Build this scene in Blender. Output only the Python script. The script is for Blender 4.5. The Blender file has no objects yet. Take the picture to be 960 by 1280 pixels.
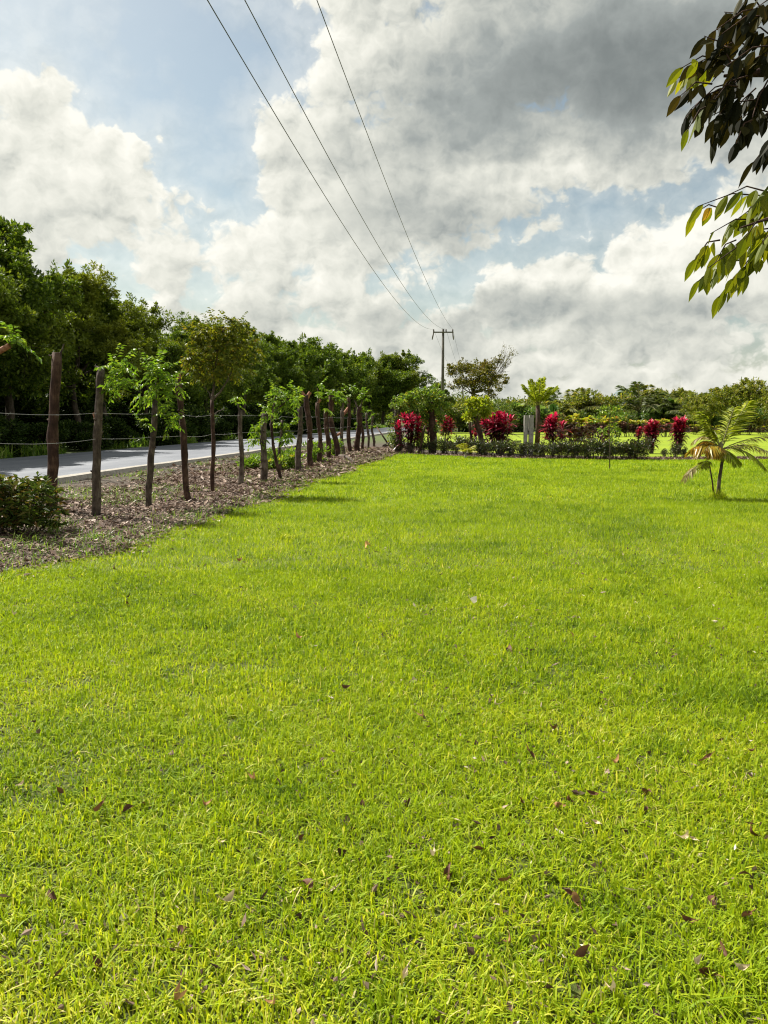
import bpy, math, random
import numpy as np
from mathutils import Vector, Matrix, Euler
R = math.radians
SL = 0.117                                   # the road, the fence and the power line all run along x = SL * y
scene = bpy.context.scene
COL = scene.collection

# ------------------------------------------------------------------ camera
CAM_H = 1.4
FPX = 1024.0
PITCH = math.atan(115 / FPX)
cd = bpy.data.cameras.new('camera'); cam = bpy.data.objects.new('camera', cd); COL.objects.link(cam)
cam.location = (0, 0, CAM_H); cam.rotation_euler = (R(90) - PITCH, 0, 0)
cd.sensor_fit = 'VERTICAL'; cd.sensor_height = 36; cd.lens = FPX / 1280 * 36
cd.clip_start = 0.05; cd.clip_end = 6000
scene.camera = cam

# ------------------------------------------------------------------ sun and exposure
SUN_EL, SUN_AZ = 49.0, -51.0        # azimuth measured from +Y (ahead) towards +X (right)
SUN_STRENGTH, SKY_STRENGTH = 5.0, 0.07
EXPOSURE = 1.02
sv = Vector((math.sin(R(SUN_AZ)) * math.cos(R(SUN_EL)), math.cos(R(SUN_AZ)) * math.cos(R(SUN_EL)), math.sin(R(SUN_EL))))
sd = bpy.data.lights.new('sun', 'SUN'); sd.energy = SUN_STRENGTH; sd.angle = R(0.55); sd.color = (1.0, 0.95, 0.86)
so = bpy.data.objects.new('sun', sd); COL.objects.link(so)
so.rotation_euler = (-sv).to_track_quat('-Z', 'Y').to_euler()
scene.view_settings.view_transform = 'Standard'
scene.view_settings.look = 'None'
scene.view_settings.gamma = 1
scene.view_settings.use_curve_mapping = False
scene.view_settings.exposure = EXPOSURE
scene.cycles.use_denoising = True
scene.cycles.filter_width = 1.15
scene.cycles.max_bounces = 5
scene.cycles.transparent_max_bounces = 6
scene.cycles.diffuse_bounces = 2
scene.cycles.glossy_bounces = 2
scene.cycles.transmission_bounces = 3
scene.cycles.caustics_reflective = False
scene.cycles.caustics_refractive = False

# ------------------------------------------------------------------ pixel (960x1280) to world
def ray(px, py):
    X, Y = (px - 480) / FPX, (640 - py) / FPX
    return Vector((X, math.cos(PITCH) + Y * math.sin(PITCH), -math.sin(PITCH) + Y * math.cos(PITCH)))
def gp(px, py, z=0.0):
    d = ray(px, py); t = (z - CAM_H) / d.z
    return Vector((d.x * t, d.y * t, z))
def at(px, py, dist):
    d = ray(px, py); t = dist / d.y
    return Vector((d.x * t, dist, CAM_H + d.z * t))
def azel(px, py):
    d = ray(px, py).normalized()
    return math.degrees(math.atan2(d.x, d.y)) / 10, math.degrees(math.asin(d.z)) / 10

# ------------------------------------------------------------------ node helpers
class NT:
    def __init__(s, nt): s.t = nt; s.n = nt.nodes; s.l = nt.links
    def new(s, typ, **kw):
        n = s.n.new(typ)
        for k, v in kw.items(): setattr(n, k, v)
        return n
    def put(s, sock, v):
        if isinstance(v, bpy.types.NodeSocket): s.l.new(v, sock)
        elif v is not None:
            sock.default_value = v
    def m(s, op, a, b=None, c=None, clamp=False):
        n = s.new('ShaderNodeMath', operation=op, use_clamp=clamp)
        s.put(n.inputs[0], a); s.put(n.inputs[1], b)
        if c is not None: s.put(n.inputs[2], c)
        return n.outputs[0]
    def v(s, op, a, b=None, scale=None):
        n = s.new('ShaderNodeVectorMath', operation=op)
        s.put(n.inputs[0], a); s.put(n.inputs[1], b)
        if scale is not None: s.put(n.inputs['Scale'], scale)
        return n.outputs['Value'] if op in ('LENGTH', 'DOT_PRODUCT', 'DISTANCE') else n.outputs[0]
    def mix(s, f, a, b):
        n = s.new('ShaderNodeMix', data_type='RGBA'); s.put(n.inputs[0], f)
        s.put(n.inputs[6], a if isinstance(a, bpy.types.NodeSocket) else (*a, 1))
        s.put(n.inputs[7], b if isinstance(b, bpy.types.NodeSocket) else (*b, 1))
        return n.outputs[2]
    def noise(s, vec, scale, detail=5, rough=0.5, dist=0.0, lac=2.0, out=0, dim='3D'):
        n = s.new('ShaderNodeTexNoise', noise_dimensions=dim); s.put(n.inputs['Vector'], vec)
        n.inputs['Scale'].default_value = scale; n.inputs['Detail'].default_value = detail
        n.inputs['Roughness'].default_value = rough; n.inputs['Distortion'].default_value = dist
        n.inputs['Lacunarity'].default_value = lac
        return n.outputs[out]
    def rng(s, x, a, b, c=0.0, d=1.0, mode='LINEAR'):
        n = s.new('ShaderNodeMapRange', interpolation_type=mode); n.clamp = True
        s.put(n.inputs[0], x); n.inputs[1].default_value = a; n.inputs[2].default_value = b
        n.inputs[3].default_value = c; n.inputs[4].default_value = d
        return n.outputs[0]
    def ramp(s, f, stops):
        n = s.new('ShaderNodeValToRGB'); s.put(n.inputs[0], f); e = n.color_ramp.elements
        while len(e) < len(stops): e.new(0.5)
        for q, (p, c) in zip(e, stops): q.position = p; q.color = (*c, 1)
        return n.outputs[0]

# ------------------------------------------------------------------ sky with clouds (by direction, in the world)
def build_world():
    w = bpy.data.worlds.new('World'); scene.world = w; w.use_nodes = True
    w.node_tree.nodes.clear(); T = NT(w.node_tree)
    out = T.new('ShaderNodeOutputWorld'); bg = T.new('ShaderNodeBackground'); bg.inputs[1].default_value = SKY_STRENGTH
    sky = T.new('ShaderNodeTexSky', sky_type='NISHITA'); sky.sun_disc = False
    sky.sun_elevation = R(SUN_EL); sky.sun_rotation = R(SUN_AZ); sky.altitude = 50; sky.air_density = 1.0; sky.dust_density = 2.2; sky.ozone_density = 1.0
    tc = T.new('ShaderNodeTexCoord'); sep = T.new('ShaderNodeSeparateXYZ'); T.l.new(tc.outputs['Generated'], sep.inputs[0])
    az = T.m('MULTIPLY', T.m('ARCTAN2', sep.outputs[0], sep.outputs[1]), 18 / math.pi)
    el = T.m('MULTIPLY', T.m('ARCSINE', sep.outputs[2]), 18 / math.pi)
    cmb = T.new('ShaderNodeCombineXYZ'); T.l.new(az, cmb.inputs[0]); T.l.new(el, cmb.inputs[1])
    P0 = cmb.outputs[0]
    warp = T.v('SCALE', T.v('SUBTRACT', T.noise(P0, 1.6, 5, 0.6, out=1, dim='2D'), (0.5, 0.5, 0.5)), scale=0.60)
    P = T.v('ADD', P0, warp)
    PQ = T.v('ADD', P0, T.v('SCALE', T.v('SUBTRACT', T.noise(P0, 5.0, 3, 0.55, out=1, dim='2D'), (0.5, 0.5, 0.5)), scale=0.12))
    sq = T.v('MULTIPLY', PQ, (1.0, 1.30, 1.0))
    def puff(vec, scale, sm, det=3.0):            # rounded cauliflower heads
        b = T.new('ShaderNodeTexVoronoi', feature='SMOOTH_F1', voronoi_dimensions='2D'); T.put(b.inputs['Vector'], vec)
        b.inputs['Scale'].default_value = scale; b.inputs['Detail'].default_value = det; b.inputs['Roughness'].default_value = 0.52
        b.inputs['Smoothness'].default_value = sm; b.inputs['Lacunarity'].default_value = 2.3; b.normalize = True
        return T.m('SUBTRACT', 1.0, b.outputs[0])
    def height(vec):
        return T.m('ADD', T.m('MULTIPLY', puff(vec, 3.4, 0.25), 0.62), T.m('MULTIPLY', T.noise(vec, 1.5, 7, 0.52, dim='2D'), 0.90))
    h0 = T.m('SUBTRACT', height(sq), 0.88)
    h1 = T.m('SUBTRACT', height(T.v('ADD', sq, (-0.055, 0.075, 0.0))), 0.88)
    relief = T.m('SUBTRACT', h0, h1)
    spx = T.new('ShaderNodeSeparateXYZ'); T.l.new(P, spx.inputs[0]); ax, ay = spx.outputs[0], spx.outputs[1]
    def field(blobs, base):
        acc = base
        for px, py, sx, sy, amp in blobs:
            a, e = azel(px, py)
            dx = T.m('MULTIPLY', T.m('SUBTRACT', ax, a), 179.0 / sx); dy = T.m('MULTIPLY', T.m('SUBTRACT', ay, e), 179.0 / sy)
            g = T.m('EXPONENT', T.m('MULTIPLY', T.m('ADD', T.m('MULTIPLY', dx, dx), T.m('MULTIPLY', dy, dy)), -1.0))
            acc = T.m('MULTIPLY_ADD', g, amp, acc)
        return acc
    cov = field([(110, 10, 230, 88, -1.05), (225, 115, 80, 95, -0.75), (250, 205, 50, 42, -0.50), (330, 10, 45, 30, -0.2),
                 (655, 312, 95, 24, -0.50), (590, 352, 60, 15, -0.38), (755, 240, 70, 26, -0.36), (700, 280, 70, 34, -0.26), (545, 378, 45, 12, -0.25),
                 (320, 95, 45, 40, -0.30), (165, 178, 38, 26, 0.48), (60, 165, 90, 50, 0.30), (60, 330, 130, 26, -0.30), (230, 385, 130, 20, -0.32), (330, 345, 60, 16, -0.22), (470, 335, 30, 40, -0.22), (270, 240, 50, 14, -0.25),
                 (860, 228, 60, 22, -0.28), (700, 262, 26, 18, 0.30), (860, 270, 90, 40, 0.2), (410, 280, 90, 60, 0.32), (560, 225, 110, 50, 0.34), (620, 30, 120, 60, 0.2), (560, 400, 120, 25, 0.2), (300, 200, 50, 50, 0.1), (20, 170, 60, 60, .15)], 0.50)
    high = T.rng(el, 3.2, 4.6, 0.0, -0.5)          # cloud above the view thinned to lower the fill light
    body = T.m('ADD', T.m('ADD', cov, high), T.m('MULTIPLY', h0, 1.55))
    C = T.rng(body, 0.10, 0.36, 0, 1, 'SMOOTHSTEP')
    veil = T.rng(body, -0.8, 0.4, 0.02, 0.42)
    C = T.m('MAXIMUM', C, veil)
    lum = field([(700, 95, 215, 78, -0.36), (860, 130, 130, 70, -0.13), (900, 0, 150, 80, -0.16), (590, 285, 100, 30, -0.26), (520, 150, 90, 60, -0.10),
                 (740, 400, 210, 30, -0.11), (480, 250, 60, 30, -0.08), (600, 400, 120, 26, -0.07), (120, 320, 200, 40, -0.05), (330, 400, 160, 30, -0.08),
                 (400, 60, 90, 90, 0.16), (640, 222, 130, 18, 0.14), (730, 348, 170, 16, 0.20), (870, 285, 70, 36, 0.20), (300, 300, 170, 90, 0.10),
                 (90, 150, 120, 60, 0.14), (600, 30, 60, 30, 0.06), (930, 430, 120, 30, -0.03)], 0.70)
    rim = T.rng(body, 0.14, 0.75, 0.13, 0.0, 'SMOOTHSTEP')      # thin bright margins
    L = T.m('ADD', T.m('ADD', lum, rim), T.m('MULTIPLY', T.m('MULTIPLY', relief, T.rng(lum, 0.3, 0.75, 0.45, 1.0)), T.rng(body, 0.25, 1.05, 1.25, 0.38)))
    L = T.m('MAXIMUM', L, 0.10)
    cc = T.ramp(L, [(0.0, (0.15, 0.17, 0.175)), (0.25, (0.235, 0.26, 0.255)), (0.45, (0.38, 0.41, 0.395)), (0.62, (0.61, 0.625, 0.57)), (0.78, (0.82, 0.82, 0.735)), (0.98, (1.05, 1.03, 0.93))])
    cc = T.v('SCALE', cc, scale=2 ** -EXPOSURE / SKY_STRENGTH)
    skyc = T.v('MULTIPLY', sky.outputs[0], (0.88, 0.90, 0.78))
    Cf = T.m('MULTIPLY', C, T.rng(el, -0.4, 0.0, 0.0, 1.0))
    col = T.mix(T.m('MULTIPLY', Cf, 0.985), skyc, cc)
    T.l.new(col, bg.inputs[0]); T.l.new(bg.outputs[0], out.inputs[0])
    w.cycles.sampling_method = 'MANUAL'; w.cycles.sample_map_resolution = 512
build_world()

# ------------------------------------------------------------------ materials
MATS = {}
def mat(name):
    m = bpy.data.materials.new(name); m.use_nodes = True; m.node_tree.nodes.clear(); MATS[name] = m
    T = NT(m.node_tree); T.out = T.new('ShaderNodeOutputMaterial'); return m, T
def pos(T): return T.new('ShaderNodeNewGeometry').outputs['Position']
def attr(T, name): return T.new('ShaderNodeAttribute', attribute_name=name).outputs['Fac']
def principled(T, col, rough=0.7, spec=0.3, normal=None):
    b = T.new('ShaderNodeBsdfPrincipled'); T.put(b.inputs['Base Color'], col if isinstance(col, bpy.types.NodeSocket) else (*col, 1))
    T.put(b.inputs['Roughness'], rough); T.put(b.inputs['Specular IOR Level'], spec)
    if normal is not None: T.l.new(normal, b.inputs['Normal'])
    return b.outputs[0]
def bump(T, h, strength=0.5, dist=0.02):
    b = T.new('ShaderNodeBump'); b.inputs['Strength'].default_value = strength; b.inputs['Distance'].default_value = dist
    T.l.new(h, b.inputs['Height']); return b.outputs[0]
def leaf_mat(name, stops, trans=0.4, rough=0.45, spec=0.35, tint=(1.15, 1.2, 0.55), patch=None):
    m, T = mat(name)
    r = attr(T, 'rnd'); col = T.ramp(r, stops)
    if patch:
        sc, c2, lo, hi = patch
        col = T.mix(T.rng(T.noise(pos(T), sc, 3, 0.6), lo, hi), col, c2)
    p = principled(T, col, rough, spec)
    tr = T.new('ShaderNodeBsdfTranslucent'); T.l.new(T.v('MULTIPLY', col, tint), tr.inputs[0])
    mx = T.new('ShaderNodeMixShader'); mx.inputs[0].default_value = trans
    T.l.new(p, mx.inputs[1]); T.l.new(tr.outputs[0], mx.inputs[2]); T.l.new(mx.outputs[0], T.out.inputs[0])
    return m
def solid(name, fn, rough=0.8, spec=0.2, bs=None):
    m, T = mat(name); p = pos(T); col, h = fn(T, p)
    nb = bump(T, h, *(bs or (0.5, 0.02))) if h is not None else None
    T.l.new(principled(T, col, rough, spec, nb), T.out.inputs[0]); return m

def f_soil(T, p):
    n = T.noise(p, 1.2, 6, 0.65); n2 = T.noise(p, 25, 5, 0.7)
    c = T.ramp(T.m('MULTIPLY_ADD', n2, 0.6, T.m('MULTIPLY', n, 0.4)), [(0.30, (0.028, 0.022, 0.015)), (0.5, (0.062, 0.049, 0.034)), (0.7, (0.125, 0.10, 0.07))])
    sep = T.new('ShaderNodeSeparateXYZ'); T.l.new(p, sep.inputs[0])
    u = T.m('SUBTRACT', sep.outputs[0], T.m('MULTIPLY', sep.outputs[1], SL))
    g = T.m('MAXIMUM', T.rng(sep.outputs[1], 46.0, 58.0), T.rng(u, -15.5, -17.5))
    gc = T.ramp(n2, [(0.3, (0.03, 0.05, 0.012)), (0.7, (0.10, 0.13, 0.03))])
    return T.mix(g, c, gc), n2
def f_lawn(T, p):
    n = T.noise(p, 0.35, 4, 0.6); n2 = T.noise(p, 40, 5, 0.7)
    sep = T.new('ShaderNodeSeparateXYZ'); T.l.new(p, sep.inputs[0])
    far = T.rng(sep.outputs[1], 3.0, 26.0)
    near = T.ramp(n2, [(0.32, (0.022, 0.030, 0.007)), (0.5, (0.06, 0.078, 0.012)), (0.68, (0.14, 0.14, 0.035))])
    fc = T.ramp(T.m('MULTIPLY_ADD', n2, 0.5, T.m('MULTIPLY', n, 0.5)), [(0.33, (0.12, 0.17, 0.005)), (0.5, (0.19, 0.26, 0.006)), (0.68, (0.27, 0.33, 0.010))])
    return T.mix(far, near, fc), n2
def f_road(T, p):
    sp = T.new('ShaderNodeSeparateXYZ'); T.l.new(p, sp.inputs[0]); cb = T.new('ShaderNodeCombineXYZ')
    T.l.new(T.m('SUBTRACT', sp.outputs[0], T.m('MULTIPLY', sp.outputs[1], SL)), cb.inputs[0]); T.l.new(T.m('MULTIPLY', sp.outputs[1], 0.05), cb.inputs[1])
    n = T.m('ADD', T.m('MULTIPLY', T.noise(p, 0.5, 4, 0.6), 0.4), T.m('MULTIPLY', T.noise(cb.outputs[0], 1.3, 5, 0.7), 0.6)); n2 = T.noise(p, 90, 3, 0.7)
    c = T.ramp(T.m('MULTIPLY_ADD', n2, 0.3, T.m('MULTIPLY', n, 0.7)), [(0.38, (0.09, 0.10, 0.12)), (0.60, (0.185, 0.195, 0.215))])
    return c, n2
def f_kerb(T, p):
    n2 = T.noise(p, 12, 5, 0.7)
    return T.ramp(n2, [(0.3, (0.20, 0.18, 0.15)), (0.7, (0.42, 0.39, 0.34))]), n2
def f_bark(a, b, c):
    def f(T, p):
        q = T.v('MULTIPLY', p, (1, 1, 0.25)); n = T.noise(q, 28, 6, 0.7); n2 = T.noise(p, 5, 4, 0.6)
        return T.ramp(T.m('MULTIPLY_ADD', n2, 0.55, T.m('MULTIPLY', n, 0.45)), [(0.36, a), (0.5, b), (0.66, c)]), n
    return f
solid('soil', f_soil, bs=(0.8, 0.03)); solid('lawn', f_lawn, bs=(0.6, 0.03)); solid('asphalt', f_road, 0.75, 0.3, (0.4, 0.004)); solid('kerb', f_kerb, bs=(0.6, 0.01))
solid('bark_brown', f_bark((0.016, 0.009, 0.006), (0.050, 0.026, 0.018), (0.13, 0.08, 0.055)), bs=(0.9, 0.02))
solid('bark_grey', f_bark((0.025, 0.018, 0.014), (0.08, 0.060, 0.047), (0.20, 0.165, 0.13)), bs=(0.9, 0.02))
solid('bark_pale', f_bark((0.14, 0.12, 0.10), (0.27, 0.245, 0.21), (0.42, 0.40, 0.36)), bs=(0.7, 0.02))
solid('bark_far', f_bark((0.03, 0.024, 0.018), (0.07, 0.055, 0.042), (0.14, 0.11, 0.085)), bs=(0.5, 0.03))
solid('wood_cut', lambda T, p: (T.ramp(T.noise(p, 30, 4, 0.6), [(0.3, (0.16, 0.06, 0.035)), (0.7, (0.38, 0.20, 0.13))]), None))
solid('concrete', lambda T, p: (T.ramp(T.noise(p, 9, 5, 0.65), [(0.3, (0.20, 0.19, 0.17)), (0.7, (0.40, 0.38, 0.34))]), T.noise(p, 60, 4)), bs=(0.4, 0.01))
solid('pole_concrete', lambda T, p: (T.ramp(T.noise(p, 4, 5, 0.65), [(0.3, (0.06, 0.055, 0.05)), (0.7, (0.13, 0.12, 0.10))]), None))
solid('wire', lambda T, p: (T.ramp(T.noise(p, 4, 3), [(0.3, (0.035, 0.035, 0.035)), (0.7, (0.06, 0.06, 0.06))]), None), 0.5, 0.4)
solid('galvanised', lambda T, p: (T.ramp(T.noise(p, 40, 3), [(0.3, (0.22, 0.22, 0.22)), (0.7, (0.42, 0.42, 0.42))]), None), 0.45, 0.6)
solid('porcelain', lambda T, p: (T.ramp(T.noise(p, 9, 3), [(0.3, (0.05, 0.03, 0.02)), (0.7, (0.10, 0.06, 0.05))]), None), 0.3, 0.6)
solid('hill_haze', lambda T, p: (T.ramp(T.noise(p, 0.04, 5, 0.6), [(0.35, (0.09, 0.12, 0.13)), (0.65, (0.14, 0.18, 0.19))]), None))  # bluish distance haze is painted into the hill colour

leaf_mat('grass', [(0.0, (0.07, 0.14, 0.010)), (0.28, (0.21, 0.32, 0.010)), (0.58, (0.37, 0.46, 0.016)), (0.84, (0.55, 0.56, 0.05)), (1.0, (0.66, 0.58, 0.26))], 0.45, 0.5, 0.16, (1.15, 1.1, 0.5), (0.55, (0.30, 0.41, 0.012), 0.50, 0.76))
leaf_mat('weed', [(0.0, (0.07, 0.15, 0.02)), (0.6, (0.16, 0.27, 0.03)), (1.0, (0.28, 0.34, 0.08))], 0.42)
leaf_mat('weed_dark', [(0.0, (0.07, 0.12, 0.02)), (0.6, (0.14, 0.22, 0.03)), (1.0, (0.26, 0.32, 0.08))], 0.38, 0.5, 0.2)
leaf_mat('litter', [(0.0, (0.045, 0.026, 0.018)), (0.3, (0.10, 0.062, 0.042)), (0.6, (0.20, 0.135, 0.098)), (0.84, (0.40, 0.30, 0.235)), (1.0, (0.72, 0.62, 0.54))], 0.12, 0.7, 0.15, (1, 1, 1))
leaf_mat('dead_brown', [(0.0, (0.10, 0.045, 0.02)), (0.5, (0.24, 0.11, 0.05)), (1.0, (0.38, 0.21, 0.10))], 0.15, 0.6, 0.2, (1, 1, 1))
leaf_mat('dead_dark', [(0.0, (0.04, 0.02, 0.012)), (1.0, (0.12, 0.055, 0.03))], 0.10, 0.6, 0.2, (1, 1, 1))
leaf_mat('dead_pale', [(0.0, (0.50, 0.38, 0.22)), (1.0, (0.66, 0.54, 0.38))], 0.15, 0.6, 0.2, (1, 1, 1))
leaf_mat('dead_white', [(0.0, (0.66, 0.62, 0.52)), (1.0, (0.78, 0.72, 0.62))], 0.15, 0.6, 0.2, (1, 1, 1))
leaf_mat('dead_orange', [(0.0, (0.52, 0.28, 0.07)), (1.0, (0.60, 0.36, 0.11))], 0.15, 0.6, 0.2, (1, 1, 1))
leaf_mat('foliage_forest', [(0.0, (0.035, 0.070, 0.010)), (0.5, (0.095, 0.160, 0.016)), (0.85, (0.17, 0.25, 0.025)), (1.0, (0.24, 0.28, 0.05))], 0.30, 0.5, 0.22, (1.3, 1.25, 0.4), (0.14, (0.185, 0.215, 0.025), 0.5, 0.68))
leaf_mat('crown_olive', [(0.0, (0.06, 0.085, 0.010)), (0.5, (0.12, 0.15, 0.014)), (0.9, (0.20, 0.21, 0.025)), (1.0, (0.26, 0.18, 0.04))], 0.40, 0.5, 0.2, (1.3, 1.2, 0.4))
leaf_mat('undergrowth_shaded', [(0.0, (0.012, 0.028, 0.006)), (0.6, (0.035, 0.065, 0.010)), (0.93, (0.07, 0.11, 0.015)), (1.0, (0.17, 0.22, 0.04))], 0.25, 0.55, 0.15)  # leaf greens lowered to paint in the shade under the crowns
leaf_mat('foliage_olive', [(0.0, (0.055, 0.062, 0.010)), (0.5, (0.12, 0.12, 0.017)), (0.85, (0.19, 0.17, 0.025)), (1.0, (0.25, 0.15, 0.035))], 0.32, 0.5, 0.3, patch=(0.5, (0.15, 0.095, 0.03), 0.56, 0.75))
leaf_mat('foliage_far', [(0.0, (0.05, 0.085, 0.020)), (0.5, (0.11, 0.155, 0.03)), (1.0, (0.19, 0.23, 0.05))], 0.32, 0.55, 0.25, patch=(0.08, (0.10, 0.12, 0.035), 0.48, 0.6))
leaf_mat('foliage_yellow_green', [(0.0, (0.07, 0.10, 0.015)), (0.5, (0.18, 0.21, 0.03)), (0.9, (0.34, 0.33, 0.06)), (1.0, (0.34, 0.22, 0.06))], 0.36, 0.5, 0.3)
leaf_mat('sprout', [(0.0, (0.09, 0.17, 0.015)), (0.5, (0.15, 0.26, 0.02)), (1.0, (0.27, 0.34, 0.04))], 0.45, 0.42, 0.35)
leaf_mat('sprout_lime', [(0.0, (0.17, 0.24, 0.015)), (0.5, (0.28, 0.34, 0.02)), (1.0, (0.42, 0.40, 0.04))], 0.45, 0.42, 0.35)
leaf_mat('vine', [(0.0, (0.06, 0.12, 0.02)), (0.5, (0.15, 0.24, 0.03)), (0.85, (0.28, 0.36, 0.05)), (1.0, (0.40, 0.32, 0.04))], 0.38)
leaf_mat('hedge', [(0.0, (0.014, 0.022, 0.008)), (0.5, (0.035, 0.05, 0.014)), (0.8, (0.065, 0.085, 0.022)), (1.0, (0.13, 0.06, 0.03))], 0.25, 0.4, 0.4)
leaf_mat('red_leaf', [(0.0, (0.055, 0.006, 0.012)), (0.4, (0.26, 0.010, 0.035)), (0.75, (0.52, 0.016, 0.075)), (1.0, (0.66, 0.16, 0.24))], 0.40, 0.35, 0.4, (1.3, 0.8, 0.9))
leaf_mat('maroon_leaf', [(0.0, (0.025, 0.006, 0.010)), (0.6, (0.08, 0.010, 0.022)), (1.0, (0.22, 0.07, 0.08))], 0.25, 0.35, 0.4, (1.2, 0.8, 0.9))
leaf_mat('croton', [(0.0, (0.16, 0.20, 0.015)), (0.45, (0.34, 0.38, 0.02)), (0.8, (0.54, 0.50, 0.04)), (1.0, (0.42, 0.14, 0.07))], 0.38, 0.4, 0.35)
leaf_mat('croton_dark', [(0.0, (0.05, 0.012, 0.015)), (0.5, (0.11, 0.04, 0.035)), (1.0, (0.24, 0.13, 0.10))], 0.25, 0.4, 0.35)
leaf_mat('palm_green', [(0.0, (0.13, 0.17, 0.012)), (0.5, (0.27, 0.32, 0.02)), (1.0, (0.44, 0.45, 0.06))], 0.42, 0.5, 0.2)
leaf_mat('palm_dry', [(0.0, (0.16, 0.12, 0.05)), (0.6, (0.30, 0.24, 0.10)), (1.0, (0.45, 0.40, 0.22))], 0.3, 0.5, 0.3)
leaf_mat('palm_orange', [(0.0, (0.22, 0.19, 0.02)), (0.4, (0.34, 0.26, 0.02)), (0.8, (0.42, 0.21, 0.02)), (1.0, (0.26, 0.28, 0.03))], 0.42, 0.4, 0.35, (1.2, 1.0, 0.5))
leaf_mat('palm_yellow', [(0.0, (0.28, 0.30, 0.02)), (1.0, (0.48, 0.44, 0.05))], 0.4)
leaf_mat('palm_stem', [(0.0, (0.14, 0.13, 0.05)), (1.0, (0.26, 0.23, 0.10))], 0.05)
leaf_mat('banana', [(0.0, (0.06, 0.13, 0.03)), (0.6, (0.12, 0.20, 0.05)), (1.0, (0.22, 0.26, 0.09))], 0.36, 0.4, 0.4)
leaf_mat('bronze_shrub', [(0.0, (0.03, 0.055, 0.012)), (0.5, (0.075, 0.11, 0.018)), (0.8, (0.14, 0.13, 0.03)), (1.0, (0.15, 0.07, 0.025))], 0.30, 0.5, 0.12)
leaf_mat('near_leaf', [(0.0, (0.07, 0.10, 0.010)), (0.5, (0.15, 0.18, 0.014)), (0.85, (0.24, 0.25, 0.02)), (1.0, (0.30, 0.17, 0.03))], 0.45, 0.5, 0.15, (1.5, 1.35, 0.35))
leaf_mat('near_leaf_shaded', [(0.0, (0.008, 0.010, 0.005)), (0.5, (0.020, 0.022, 0.008)), (0.85, (0.045, 0.042, 0.010)), (1.0, (0.14, 0.06, 0.02))], 0.30, 0.6, 0.06, (1.7, 1.2, 0.5))  # upper leaves: maroon tint, with backlit shade painted into the colour

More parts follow.
